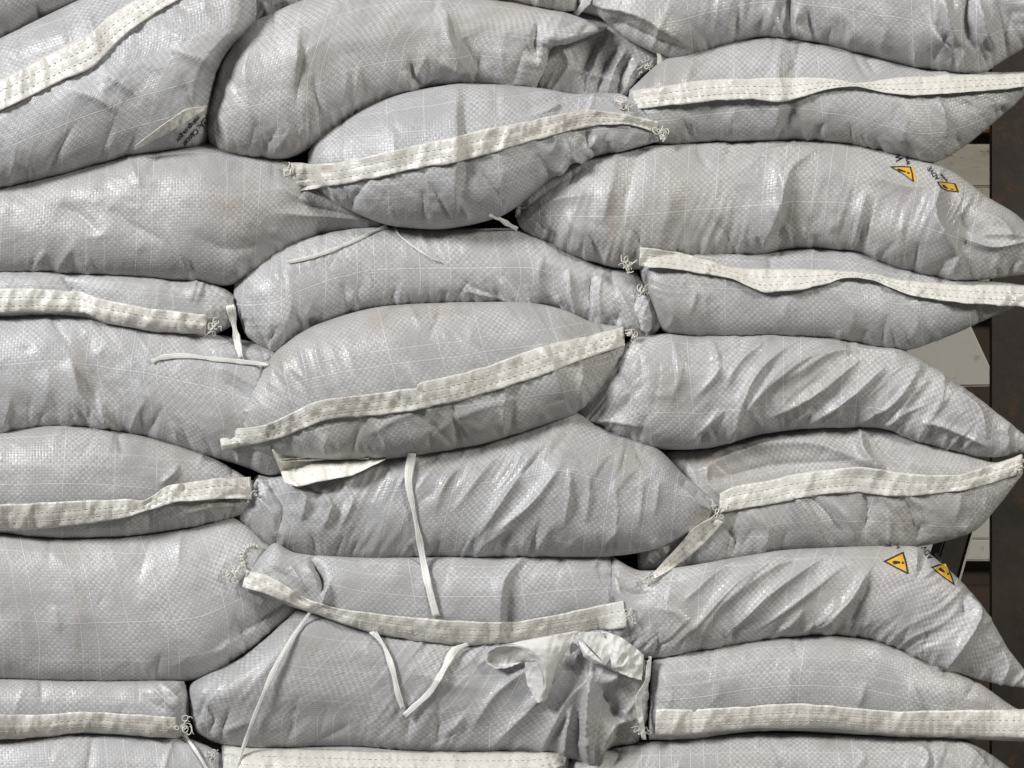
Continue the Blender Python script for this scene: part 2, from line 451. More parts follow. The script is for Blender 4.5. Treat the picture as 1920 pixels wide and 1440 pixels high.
def surface_obj(name, sfc, parent=None, mat=None, back=1.5):
    G, ns, nt = sfc['G'], sfc['ns'], sfc['nt']
    # rear half: coarser in t, same rows, sharing the rim of the front half
    nb = 9
    js = np.linspace(0, nt - 1, nb + 2).round().astype(int)[1:-1]
    BX = sfc['XY'][:, js]; BQ = sfc['q0'] - back * sfc['D'][:, None] * sfc['g'][js][None] * sfc['f'][:, None] - 2.0
    Bk = np.dstack([BX, BQ])
    nF = ns * nt
    V = np.vstack([G.reshape(-1, 3), Bk.reshape(-1, 3)])
    f1 = grid_faces(ns, nt)
    idx = np.concatenate([(np.arange(ns) * nt)[:, None], nF + np.arange(ns * nb).reshape(ns, nb), (np.arange(ns) * nt + nt - 1)[:, None]], 1)
    f2 = np.stack([idx[:-1, :-1], idx[:-1, 1:], idx[1:, 1:], idx[1:, :-1]], -1).reshape(-1, 4)
    caps = []
    for r in (0, ns - 1):
        fr = [r * nt + j for j in range(nt)]; bk = list(idx[r])
        # end strip between the front row and the rear row
        for j in range(nb + 1):
            lo = 0 if j == 0 else js[j - 1]; hi = nt - 1 if j == nb else js[j]
            for m in range(lo, hi):
                caps.append((fr[m], fr[m + 1], bk[j + 1] if m == hi - 1 else bk[j], bk[j]) if False else (fr[m], fr[m + 1], bk[j], bk[j]))
    # build with quads; end strips are closed with triangles through degenerate-free fan
    tri = [(a_, b_, c_) for a_, b_, c_, _ in caps if len({a_, b_, c_}) == 3]
    fix = []
    for r in (0, ns - 1):
        bk = list(idx[r])
        for j in range(nb + 1):
            hi = nt - 1 if j == nb else js[j]
            a_ = r * nt + hi
            if len({bk[j], a_, bk[j + 1]}) == 3: fix.append((bk[j], a_, bk[j + 1]))
    allq = np.vstack([f1, f2])
    me = bpy.data.meshes.new(name)
    W = to_world(V).astype(np.float32)
    T3 = np.array(tri + fix, np.int32)
    me.vertices.add(len(W)); me.vertices.foreach_set('co', W.ravel())
    loops = np.concatenate([allq.ravel(), T3.ravel()]).astype(np.int32)
    me.loops.add(len(loops)); me.loops.foreach_set('vertex_index', loops)
    nq, n3 = len(allq), len(T3)
    me.polygons.add(nq + n3)
    me.polygons.foreach_set('loop_start', np.concatenate([np.arange(nq) * 4, nq * 4 + np.arange(n3) * 3]).astype(np.int32))
    me.polygons.foreach_set('loop_total', np.concatenate([np.full(nq, 4), np.full(n3, 3)]).astype(np.int32))
    me.update(calc_edges=True)
    buv = sfc['uv'][:, js].reshape(-1, 2)
    UV = np.vstack([sfc['uv'].reshape(-1, 2), buv]).astype(np.float32)
    lay = me.uv_layers.new(name='UVMap'); lay.data.foreach_set('uv', UV[loops].ravel())
    me.polygons.foreach_set('use_smooth', np.ones(nq + n3, bool))
    at = me.attributes.new('stain', 'FLOAT', 'POINT')
    at.data.foreach_set('value', np.concatenate([sfc['stain'].ravel(), np.zeros(ns * nb)]).astype(np.float32))
    me.validate()
    me.materials.append(mat or M_FAB)
    o = bpy.data.objects.new(name, me); COL.objects.link(o)
    if parent: o.parent = parent
    bvh = BVHTree.FromPolygons([tuple(v) for v in G.reshape(-1, 3)], [tuple(q) for q in f1.tolist()])
    return o, bvh

def bag(key, label, B, T, tint=1.0, warm=0.0, **kw):
    kw.setdefault('seed', sum(ord(c) * 17 for c in key) % 900 + 11)
    back = kw.pop('back', 4.0)
    sfc = make_surface(B, T, **kw)
    o, bvh = surface_obj('sandbag', sfc, back=back)
    o['label'] = label; o['category'] = 'sandbag'; o['group'] = 'sandbags stacked in the wall'
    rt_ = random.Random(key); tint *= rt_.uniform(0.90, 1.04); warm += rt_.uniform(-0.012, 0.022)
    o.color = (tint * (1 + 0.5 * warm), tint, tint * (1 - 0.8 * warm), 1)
    BAGS[key] = dict(o=o, bvh=bvh, sfc=sfc)
    return o

def depth(x, y, keys):
    best = None
    for k in keys:
        hit = BAGS[k]['bvh'].ray_cast(Vector((x, y, 900)), Vector((0, 0, -1)))
        if hit[0] is not None and (best is None or hit[0].z > best): best = hit[0].z
    return best
ALL = lambda: list(BAGS)

def drape(XY, keys, sig=3, extra_max=True):
    """depth of a grid of points over the named bags; holes are filled from neighbours, then smoothed."""
    ns, nt, _ = XY.shape
    Z = np.full((ns, nt), np.nan)
    for i in range(ns):
        for j in range(nt):
            z = depth(XY[i, j, 0], XY[i, j, 1], keys)
            if z is not None: Z[i, j] = z
    for j in range(nt):
        v = ~np.isnan(Z[:, j])
        if v.any(): Z[:, j] = np.interp(np.arange(ns), np.flatnonzero(v), Z[v, j])
    for i in range(ns):
        v = ~np.isnan(Z[i])
        if v.any(): Z[i] = np.interp(np.arange(nt), np.flatnonzero(v), Z[i, v])
    R0 = Z.copy()
    if sig:
        r = int(sig * 3); kx = np.exp(-0.5 * (np.arange(-r, r + 1) / sig) ** 2); kx /= kx.sum()
        Zs = np.stack([np.convolve(np.pad(Z[:, j], r, mode='edge'), kx, mode='valid') for j in range(nt)], 1)
        Z = np.maximum(Zs, Z) if extra_max else Zs
        Zs = np.stack([np.convolve(np.pad(Z[:, j], 2, mode='edge'), np.ones(5) / 5, mode='valid') for j in range(nt)], 1)
        Z = np.maximum(Zs, R0 + 0.3)
    return Z

def hem(key, U, Lw, free='low', lift=7.0, off=4.2, keys=None, rows=(0.36, 0.70), seed=1, dirty=0.5, name='hem', tint=1.0, stitch=True, zadd=None):
    """sewn hem: strip between an upper and a lower edge, lying on the bag, free along one edge."""
    keys = keys or [key]
    U, Lw = P(U), P(Lw)
    Lr = np.linalg.norm(np.diff(U, axis=0), axis=1).sum()
    ns = max(24, int(Lr / 3.2)); nt = 13
    u, l = spline(U, ns), spline(Lw, ns)
    t = np.linspace(0, 1, nt)
    XY = (1 - t)[None, :, None] * u[:, None] + t[None, :, None] * l[:, None]
    Z = drape(XY, keys, 2.5)
    x = np.arange(ns)[:, None] * Lr / ns
    tl = t if free == 'low' else 1 - t
    wob = 0.75 + 0.6 * noise(x / 90.0, 0 * x, seed)[:, :1]
    Z = Z + off + lift * (tl[None] ** 1.3) * wob
    # quilting between the stitch rows and small crinkles across the strip
    puff = np.ones(nt)
    for r in rows: puff -= 1.0 * np.exp(-((t - r) / 0.07) ** 2)
    Z = Z + 1.0 * puff[None]
    TT = np.broadcast_to(t[None], Z.shape); XX = np.broadcast_to(x, Z.shape)
    Z = Z + 2.0 * noise(XX / 7, TT * 3 + seed, seed + 4) + 1.8 * noise(XX / 24, TT * 1.2, seed + 9) + 2.5 * (1 - np.abs(noise(XX / 40 + TT * 0.5, TT * 0.3, seed + 14)) * 2.2)
    edge = 1.3 * noise(x / 22, 0 * x + 3, seed + 2)[:, 0]
    XY = XY.copy(); XY[:, -1, 1] += edge; XY[:, 0, 1] += 0.8 * edge[::-1]
    if zadd is not None:
        zz = P(zadd); Z = Z + np.interp(np.linspace(0, 1, ns), zz[:, 0], zz[:, 1])[:, None]
    G = np.dstack([XY, Z])
    o = sheet_obj(name, G, M_HEM, BAGS[key]['o'], 1.0)
    o.color = (tint, tint, tint, 1)
    BAGS[key].setdefault('hems', []).append((o, G))
    if stitch:
        rng = random.Random(seed)
        for r in rows:
            lines = []
            jf = r * (nt - 1); j0 = int(jf); fr = jf - j0
            path = G[:, j0] * (1 - fr) + G[:, min(j0 + 1, nt - 1)] * fr
            seg = np.linalg.norm(np.diff(path[:, :2], axis=0), axis=1); acc = np.concatenate([[0], np.cumsum(seg)])
            pos = rng.uniform(0, 6)
            while pos < acc[-1] - 10:
                ln = rng.uniform(7.0, 9.5)
                q = np.array([pos, pos + ln * 0.5, pos + ln])
                pt = np.stack([np.interp(q, acc, path[:, k]) for k in range(3)], 1)
                pt[:, 2] += np.array([-0.4, 1.3, -0.4]); pt[:, 1] += rng.uniform(-0.4, 0.4)
                lines.append(pt); pos += ln + rng.uniform(2.2, 3.6)
            so = tubes_obj('stitching', lines, 0.75, M_STITCH if rng.random() < dirty else M_STITCH_PALE, o, 4)
            so['kind'] = 'stuff'
    return o, G

def fray(parent, x, y, q, n=6, R=8, spread=14, seed=1, tails=3):
    rng = random.Random(seed)
    q = max([q] + [(depth(x + a, y + b, ALL()) or q) + 3 for a, b in ((0, 0), (-7, 0), (7, 0), (0, -7), (0, 7))])
    n = max(3, n + rng.randint(-3, 1)); tails += rng.randint(0, 3)
    lines = []
    for i in range(n):
        c = np.array([x + rng.uniform(-spread, spread), y + rng.uniform(-spread, spread), q + rng.uniform(0, 8)])
        r = R * rng.uniform(0.4, 0.9)
        a0 = rng.uniform(0, 6.28); ph = np.linspace(0, rng.uniform(4.6, 7.4), 18)
        ax = np.array([rng.uniform(-1, 1), rng.uniform(-1, 1), rng.uniform(-0.4, 0.4)]); ax /= np.linalg.norm(ax)
        bx = np.cross(ax, [0, 0, 1.0]) + np.array([0, 0, rng.uniform(-0.5, 0.5)]); bx /= np.linalg.norm(bx) + 1e-6
        drift = np.array([rng.uniform(-6, 6), rng.uniform(-6, 6), 0])
        lines.append(c + np.outer(np.cos(ph + a0), ax) * r + np.outer(np.sin(ph + a0), bx) * r * rng.uniform(0.5, 1) + np.outer(ph / 6.28, drift))
    for i in range(tails):
        p0 = np.array([x + rng.uniform(-5, 5), y + rng.uniform(-5, 5), q])
        d = np.array([rng.uniform(-1, 1), rng.uniform(-1, 1), 0.1]) * spread * 1.5
        t = np.linspace(0, 1, 9)[:, None]
        lines.append(p0 + d * t + np.array([0, 0, 6.0]) * np.sin(t * 3.1) + np.array([3.0, -4.0, 0]) * np.sin(t * 5 + i))
    return tubes_obj('frayed_thread', lines, 0.9, M_THREAD, parent, 5)

def tie(label, pts, w, lift=2.5, seed=1, keys=None, twist=0.0, sig=5, arch=0.0):
    pts = P(pts)
    L = np.linalg.norm(np.diff(pts, axis=0), axis=1).sum(); ns = max(14, int(L / 6)); nt = 7
    c = spline(pts, ns); T = np.gradient(c, axis=0); T /= np.linalg.norm(T, axis=1, keepdims=True) + 1e-9
    nr = np.stack([-T[:, 1], T[:, 0]], 1)
    s = np.linspace(0, 1, ns)
    wid = w * (0.85 + 0.28 * noise(s * 5, 0 * s, seed) + 0.15 * noise(s * 17, 0 * s, seed + 5)) * (1 - 0.2 * s)
    t = np.linspace(-0.5, 0.5, nt)
    tw = twist * noise(s * 3, 0 * s + 2, seed + 1)
    XY = c[:, None] + nr[:, None] * (t[None, :, None] * (wid * np.cos(tw))[:, None, None])
    Z = drape(c[:, None], keys or ALL(), sig)
    Z = Z + lift + arch * np.sin(np.pi * s)[:, None] + t[None] * (wid * np.sin(tw))[:, None] + np.array([0, 2.0, -0.4, 2.4, 0.1, 1.6, -0.6])[None] * min(1, w / 9)
    o = sheet_obj('plastic_tie', np.dstack([XY, Z]), M_TIE, None, 0.7)
    o['label'] = label; o['category'] = 'tie'; o['group'] = 'loose plastic ties hanging on the sandbags'
    return o

def loft(name, rows, mat, parent, n=48, m=28, thick=0.6, wr=1.0, seed=3, dq=0.0):
    R = [spline(P(r), n) for r in rows]
    A = np.stack(R, 0)                                  # rows x n x 3
    G = np.stack([spline(A[:, i], m, np.linspace(0, 1, m)) for i in range(n)], 0)
    G[..., 2] += dq
    x_, y_ = G[..., 0], G[..., 1]
    G[..., 2] += wr * (noise(x_ / 16, y_ / 16, seed) * 1.6 + (1 - 2.2 * np.abs(noise(x_ / 13 + y_ / 30, y_ / 21, seed + 1))) * 1.8 + noise(x_ / 5, y_ / 5, seed + 2) * 0.5)
    G[0, :, :2] += np.stack([noise(y_[0] / 5, x_[0] / 5, seed + 3), noise(y_[0] / 4, x_[0] / 5, seed + 4)], -1) * 1.6
    G[-1, :, :2] += np.stack([noise(y_[-1] / 5, x_[-1] / 5, seed + 5), noise(y_[-1] / 4, x_[-1] / 5, seed + 6)], -1) * 1.6
    G[:, -1, :2] += np.stack([noise(y_[:, -1] / 5, x_[:, -1] / 5, seed + 7), noise(y_[:, -1] / 4, x_[:, -1] / 5, seed + 8)], -1) * 1.6
    return sheet_obj(name, G, mat, parent, thick)


# ================================================================== the stack, bag by bag
# ---- left column
bag('L0', 'darker grey sandbag in the topmost left corner of the stack',
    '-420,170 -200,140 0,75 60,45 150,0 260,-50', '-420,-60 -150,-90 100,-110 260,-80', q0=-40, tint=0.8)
bag('L1', 'tilted sandbag with a diagonal white hem, at the upper left',
    '-420,420 -150,385 0,352 115,325 230,295 310,283 388,272', '-420,260 -150,150 0,75 60,45 150,2 300,-60 420,-110',
    Rc='392,215 408,140 432,92 478,38 470,-40', q0=5, kd=0.62, endr=(60, 50), swap=True, creases=7, puck=(10, 12),
    strokes=[('318,92 365,106 402,120', 7, 16, 34), ('135,168 180,185 222,210', 6, 12, 18), ('195,140 225,158 250,178', 6, 9, 16),
             ('165,20 176,60 190,105', 9, 20, 16), ('20,120 60,100 120,80', -4, 20, 20), ('300,60 360,70 420,60', 5, 20, 20)])
bag('L2', 'long smooth sandbag tapering right, under the diagonally hemmed bag',
    '-420,500 -150,512 0,510 100,510 200,515 330,526 430,532 500,492 560,456 620,436 720,420', '-420,400 -150,385 0,352 115,325 230,295 310,283 388,272 450,288 520,298 600,335 680,385 730,412',
    kd=0.72, endr=(60, 30), q0=0, creases=7, puck=(10, 8), warm=0.01,
    stains=[('380,380 440,390 470,400', 0.45, 26), ('120,400 190,440 300,450', 0.22, 30), ('540,370 580,400 640,420', 0.25, 26)],
    strokes=[('108,385 150,405 190,442', -8, 22, 26), ('200,392 250,425 310,455', -8, 26, 34), ('520,400 600,405 700,413', 7, 12, 14),
             ('560,380 640,400 710,412', -6, 8, 8), ('505,330 540,360 590,385', 7, 22, 22), ('360,440 430,470 520,450', -6, 30, 30)])
bag('L3', 'thin sandbag with a stained white hem, left of the dark gap',
    '-420,590 -150,590 0,592 110,590 200,607 300,622 400,626', '-420,515 -150,512 0,510 100,510 200,515 330,526 400,533',
    Rc='432,612 446,585 440,555', kd=0.95, endr=(60, 50), q0=8, swap=True, puck=(3, 8),
    stains=[('70,515 72,530 75,545', 0.5, 8)],
    strokes=[('118,512 140,550 156,590', -11, 9, 18), ('385,532 420,560 422,605', 3, 5, 5), ('370,532 408,560 412,605', 3, 5, 5), ('395,534 432,565 430,605', 3, 5, 5),
             ('355,534 395,562 398,600', 2.5, 5, 5)])
bag('L4', 'sandbag with a deep brown-stained dent, below the stained hem',
    '-420,800 -150,815 0,812 100,799 210,808 300,826 380,850 440,866 500,888 530,886', '-420,620 -150,600 0,592 110,588 200,600 300,612 420,632 515,655 540,670',
    Rc='540,830 520,770 530,710', kd=0.62, endr=(60, 60), q0=-4, grain=(120, 1.3), puck=(16, 6),
    stains=[('146,672 155,700 175,740', 0.65, 16), ('190,740 205,780 220,805', 0.35, 14), ('420,780 440,800 470,800', 0.4, 18)],
    strokes=[('132,672 152,740 206,803', 15, 38, 13), ('186,745 198,785 226,810', 9, 8, 12), ('150,660 190,720 220,770', -7, 16, 26),
             ('318,790 330,808 335,828', 5, 6, 8), ('410,688 440,702 474,724', 5, 8, 9), ('395,655 450,668 515,672', 5, 10, 12),
             ('420,715 450,735 465,752', -4, 8, 8), ('60,640 90,700 80,770', 5, 30, 34), ('250,720 300,770 290,830', 4, 24, 24)])
bag('L5', 'sandbag with a twisted hem ending in dirty brown threads',
    '-420,985 -150,990 0,998 60,1004 130,1007 250,1002 350,987 440,967 472,948', '-420,830 -150,815 0,812 100,799 210,808 300,828 400,862 474,905',
    kd=0.75, endr=(60, 26), swap=True, q0=4, puck=(10, 8),
    stains=[('350,965 420,945 470,930', 0.4, 14)],
    strokes=[('300,908 322,890 335,872', 6, 9, 9), ('380,880 430,905 468,918', 5, 8, 8), ('390,950 430,930 462,930', -8, 8, 8), ('350,960 400,948 450,950', 5, 9, 9),
             ('130,830 200,840 260,870', 4, 24, 24)])
bag('L6', 'broad checkered sandbag, largest in the lower left',
    '-420,1260 -150,1272 0,1272 150,1277 300,1277 380,1270 430,1240 500,1192 575,1138', '-420,1000 -150,992 0,1000 60,1006 130,1009 250,1004 350,989 440,970 520,1022',
    Rc='578,1100 556,1060', kd=0.54, endr=(60, 120), q0=-4, tilt=-34, creases=7, puck=(6, 6), lump=2.8, crumple=0.5,
    stains=[('143,1085 146,1150 148,1230', 0.45, 10)],
    strokes=[('420,1205 480,1170 570,1112', -8, 8, 20), ('405,1225 430,1200 425,1190', 5, 8, 8), ('100,1135 106,1160 112,1185', 5, 9, 12), ('60,1010 150,1100 140,1220', 4, 40, 40)])
bag('L7', 'thin sandbag with a white hem and curled thread loops, lower left',
    '-420,1390 -150,1390 0,1386 100,1380 160,1374 250,1378 340,1384', '-420,1275 -150,1274 0,1274 150,1279 300,1279 345,1280',
    Rc='352,1350 354,1310', kd=0.95, endr=(60, 40), swap=True, q0=6, puck=(3, 6),
    strokes=[('285,1290 305,1310 328,1330', 6, 8, 8), ('300,1285 322,1302 340,1322', 5, 7, 7), ('270,1300 285,1318 310,1332', -4, 7, 7)])
bag('L8', 'flat sandbag in the bottom left corner under the lowest left hem',
    '-420,1640 -100,1650 150,1650 430,1630', '-420,1400 -150,1394 0,1384 160,1374 330,1384 380,1400 422,1420',
    Rc='436,1560 432,1480', kd=0.5, endr=(60, 40), q0=-4, puck=(4, 4), strokes=[('350,1385 380,1400 420,1422', 7, 8, 8)])
# ---- middle column
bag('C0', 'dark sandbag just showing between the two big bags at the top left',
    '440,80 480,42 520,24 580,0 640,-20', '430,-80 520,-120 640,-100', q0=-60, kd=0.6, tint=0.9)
bag('C9', 'pale sandbag edge cut off at the top middle',
    '640,-30 760,-8 800,8 840,14 900,6 960,0 1000,10 1050,19 1084,17', '640,-170 800,-200 960,-190 1090,-150', q0=6, kd=0.6, puck=(6, 2), tint=1.1, warm=0.03)
bag('C1', 'big full sandbag with sharp dents at the top middle',
    '392,268 420,286 460,292 530,295 580,277 650,222 700,197 760,177 830,160 900,159 960,163 1005,168', '436,78 480,42 570,2 660,-22 780,-22 910,0 980,11 1060,26 1138,54',
    Lc='386,225 392,185 408,130', Rc='1022,128 1036,88 1088,74', kd=0.66, q0=10, endr=(70, 45), grain=(110, 1.6), puck=(16, 8), warm=0.015,
    stains=[('860,130 880,140 900,150', 0.4, 18), ('680,140 690,160 700,180', 0.3, 14)],
    strokes=[('832,18 846,85 880,136', 17, 55, 17), ('868,70 885,105 900,135', -8, 14, 20), ('770,118 776,140 790,162', -11, 10, 9), ('758,130 765,150 772,165', 6, 8, 7),
             ('1008,40 1004,75 1006,104', -10, 7, 10), ('1018,70 1012,100 1004,130', 8, 9, 12), ('985,85 1000,105 1010,112', -6, 8, 8), ('1035,72 1090,60 1136,52', 8, 20, 14),
             ('565,40 560,90 555,165', 9, 26, 12), ('575,80 560,140 556,190', -6, 10, 14), ('480,60 460,130 470,240', 5, 30, 30), ('820,110 850,125 878,135', 8, 9, 18),
             ('400,150 412,175 395,220', -5, 12, 12), ('645,100 650,150 640,200', 4, 18, 16), ('950,60 940,110 955,155', 4, 20, 14)])
bag('C2', 'plump sandbag with a rust-marked hem and a sharp vertical ridge',
    '576,322 612,366 680,402 740,422 820,427 890,417 950,397 1010,352 1060,312 1100,294 1180,277 1238,262', '578,290 600,260 680,207 760,177 860,160 950,162 1020,169 1080,179 1165,180 1238,226',
    kd=0.82, q0=34, endr=(45, 24), swap=True, puck=(14, 8),
    stains=[('852,300 855,320 855,345', 0.4, 12)],
    strokes=[('861,160 856,215 859,280 853,345 856,405', 11, 70, 14, 0.5), ('872,180 868,250 872,330 860,400', -7, 10, 26, 0.5), ('1058,262 1070,290 1108,298', 12, 12, 9), ('1098,246 1104,270 1118,292', -10, 8, 9), ('1118,256 1108,275 1106,295', 9, 9, 7),
             ('1065,290 1052,312 1030,330', 10, 14, 10), ('1000,218 1060,194 1150,184', 7, 9, 12), ('985,205 1040,185 1100,176', -5, 8, 8), ('1020,240 1040,262 1030,290', 5, 14, 14),
             ('760,200 740,240 745,380', 5, 26, 26), ('660,240 650,300 690,380', 4, 30, 24)])
bag('C3', 'long sandbag with gathered right end and a chain of thread loops',
    '448,592 465,630 520,657 560,627 640,592 700,577 850,569 990,569 1060,582 1100,606 1160,628 1212,630', '440,532 500,482 560,456 620,438 700,429 820,429 900,431 960,431 1000,441 1070,476 1130,501 1195,512',
    Lc='438,562', Rc='1232,600 1228,565', kd=0.78, q0=2, endr=(50, 34), grain=(115, 1.5), puck=(20, 8), tilt=-20,
    strokes=[('870,545 930,556 1000,570', 7, 9, 12), ('935,522 962,552 995,570', 13, 9, 11), ('1066,505 1070,545 1088,592', 13, 12, 12), ('1112,512 1104,545 1108,575', -9, 10, 10),
             ('1128,515 1122,550 1128,590', 7, 8, 10), ('1040,552 1062,580 1088,604', 10, 10, 8), ('1160,545 1185,590 1208,628', 17, 12, 12), ('1222,552 1226,600 1206,630', 17, 12, 6),
             ('1190,560 1210,590 1212,620', -12, 9, 8), ('1020,470 1010,520 1030,560', 6, 18, 14), ('860,520 900,545 960,560', -5, 9, 10), ('540,520 545,570 525,640', 4, 24, 18)])
bag('C4', 'bulging sandbag with a long hem slanting up to the right, centre',
    '430,806 470,838 520,852 640,860 720,858 780,851 900,831 1000,801 1080,771 1132,716 1172,648', '448,790 470,732 520,660 580,617 700,580 850,570 990,570 1060,584 1110,606 1170,616',
    kd=0.68, q0=40, endr=(45, 22), swap=True, grain=(125, 1.3), puck=(14, 6),
    stains=[('700,595 800,585 900,590', 0.25, 24), ('440,800 460,800 500,790', 0.4, 12)],
    strokes=[('560,640 572,690 580,740', 4, 8, 10), ('588,632 600,690 622,740', 4, 8, 10), ('615,640 640,700 668,740', 4, 8, 10), ('650,650 665,700 690,738', 3, 9, 9), ('530,660 535,700 548,770', 4, 9, 10),
             ('768,690 790,745 812,800', 9, 10, 11), ('1010,640 1034,690 1058,745', 12, 34, 13), ('690,815 740,785 790,770', 4, 8, 9), ('800,830 860,780 960,750', 4, 12, 14),
             ('560,790 600,820 620,850', 6, 9, 12), ('700,790 720,820 725,850', 4, 9, 9), ('1060,640 1090,690 1080,740', 5, 14, 14), ('900,590 880,640 890,700', 4, 24, 24)])
bag('C5', 'wide sandbag with fine slanting wrinkles below the centre bag',
    '446,968 470,992 510,1022 580,1042 700,1047 850,1045 1000,1042 1140,1041 1235,1024 1350,966', '482,893 520,895 600,870 725,854 780,846 900,828 1000,798 1075,776 1150,814 1230,842 1280,890 1352,954',
    Lc='452,932', kd=0.62, q0=10, tilt=34, endr=(44, 22), grain=(58, 2.4), puck=(16, 14),
    stains=[('1290,955 1320,965 1350,965', 0.6, 16), ('560,1010 640,1025 700,1030', 0.25, 20)],
    strokes=[('990,862 948,930 895,1005', 12, 13, 15), ('1052,872 1000,940 922,1002', 11, 12, 12), ('1068,872 1066,930 1058,985', 8, 8, 8), ('935,850 890,905 850,960', 7, 12, 16),
             ('905,1042 908,1020 962,984', 7, 7, 10), ('598,915 622,950 606,990', 13, 16, 12), ('540,900 575,935 566,975', 14, 14, 12), ('500,898 528,950 520,1000', -12, 12, 14), ('560,905 600,925 630,915', -9, 9, 9),
             ('640,900 660,940 640,985', 7, 12, 14), ('1150,895 1156,950 1152,1005', 4, 5, 6), ('1100,872 1104,930 1096,985', 5, 7, 8), ('1205,900 1202,940 1196,985', 4, 5, 6), ('1235,905 1230,940 1225,965', 4, 5, 5),
             ('1020,840 985,880 960,905', -6, 9, 9), ('480,930 510,960 520,1010', 7, 10, 9), ('690,930 720,970 700,1030', 4, 18, 18), ('1290,925 1310,945 1340,958', 5, 7, 7), ('870,870 840,900 815,960', 5, 12, 12)])
bag('C6', 'thin sandbag with a sagging white hem and pinched left end',
    '455,1100 520,1125 600,1152 700,1188 820,1207 920,1208 1000,1202 1080,1188 1176,1176', '462,1082 512,1022 560,1040 700,1049 850,1046 1000,1043 1100,1041 1148,1041',
    Rc='1172,1130 1160,1080', kd=0.6, q0=24, tilt=-56, endr=(30, 20), swap=True, puck=(4, 5),
    strokes=[('585,1035 600,1078 606,1112', -18, 9, 8), ('618,1092 612,1110 604,1135', 13, 5, 7), ('575,1060 592,1085 598,1112', 9, 10, 5), ('545,1060 560,1085 575,1110', 7, 10, 9), ('510,1065 540,1085 555,1110', -6, 8, 8),
             ('990,1042 945,1095 938,1190', 13, 24, 9), ('955,1110 950,1140 952,1190', -8, 7, 12), ('1120,1045 1130,1085 1150,1120', -5, 14, 14), ('800,1060 790,1100 800,1150', 4, 24, 24)])
bag('C7', 'wide sandbag with torn crumpled right end, bottom middle',
    '362,1348 375,1374 420,1394 500,1403 650,1398 800,1408 950,1408 1060,1418 1100,1428 1150,1398 1198,1392', '565,1135 600,1142 660,1160 760,1182 860,1190 960,1192 1080,1180 1150,1180 1212,1232',
    Lc='354,1312 362,1278 440,1240 505,1190', Rc='1206,1350 1216,1300', kd=0.55, q0=0, endr=(60, 30), grain=(52, 2.2), puck=(20, 4),
    stains=[('1100,1360 1140,1380 1160,1390', 0.5, 18), ('1180,1290 1190,1330 1195,1370', 0.5, 10)],
    strokes=[('1045,1285 965,1355 915,1405', 10, 13, 15), ('1005,1245 930,1300 880,1370', 8, 14, 16), ('1112,1265 1060,1320 1015,1405', 12, 12, 11), ('1060,1260 1020,1300 980,1330', 6, 7, 8),
             ('1106,1280 1100,1350 1100,1428', 26, 11, 24, 0.3), ('1072,1325 1062,1380 1058,1425', 15, 8, 9), ('1085,1330 1080,1390 1078,1425', -12, 7, 7), ('1192,1345 1140,1362 1104,1425', 16, 13, 15), ('1128,1288 1150,1318 1156,1352', -30, 24, 30),
             ('1120,1280 1165,1272 1205,1275', 8, 12, 12), ('1200,1235 1205,1300 1196,1385', 12, 9, 8), ('1080,1230 1100,1250 1095,1270', 6, 8, 8), ('700,1190 690,1220 720,1290', 6, 14, 16), ('760,1250 830,1280 900,1290', 4, 22, 22),
             ('380,1320 400,1350 390,1375', -9, 9, 10), ('850,1200 840,1250 810,1330', 4, 22, 22), ('870,1340 840,1375 830,1405', 5, 9, 10)])
bag('C8', 'sandbag with only its stitched hem showing, bottom edge of the middle',
    '410,1620 600,1660 800,1660 1070,1600', '416,1400 500,1406 650,1402 800,1411 950,1411 1066,1408', kd=0.6, q0=6, swap=True, puck=(2, 4))
# ---- right column
bag('R0', 'heavily creased sandbag across the topmost right',
    '1084,18 1120,27 1170,67 1240,102 1280,110 1350,87 1430,70 1490,74 1560,87 1700,122 1790,135 1838,137 1880,112 1960,62', '1078,-40 1180,-150 1400,-200 1700,-190 1960,-100',
    kd=0.55, q0=6, endr=(40, 50), grain=(80, 2.2), puck=(22, 2), warm=0.015,
    stains=[('1200,30 1260,60 1290,90', 0.35, 24)],  # brown shadow below the overhanging flap, painted into the cloth colour
    strokes=[('1440,5 1458,48 1482,72', 14, 18, 9), ('1478,-10 1480,30 1484,66', -15, 10, 10), ('1498,15 1492,45 1522,74', 13, 9, 9), ('1515,20 1520,50 1528,70', -7, 7, 7),
             ('1765,-20 1783,45 1802,86', 20, 22, 13), ('1815,-10 1812,40 1820,80', -16, 13, 13), ('1832,-5 1846,55 1866,90', 18, 14, 12), ('1730,10 1750,60 1790,100', 8, 20, 12), ('1870,0 1880,40 1885,80', -8, 12, 12),
             ('1110,8 1190,22 1240,48 1290,90', 14, 12, 30), ('1150,40 1230,75 1300,95', -8, 14, 14), ('1560,10 1600,50 1590,85', 5, 20, 16), ('1640,0 1660,50 1650,100', 5, 22, 18), ('1350,0 1360,40 1380,75', 5, 20, 18)])
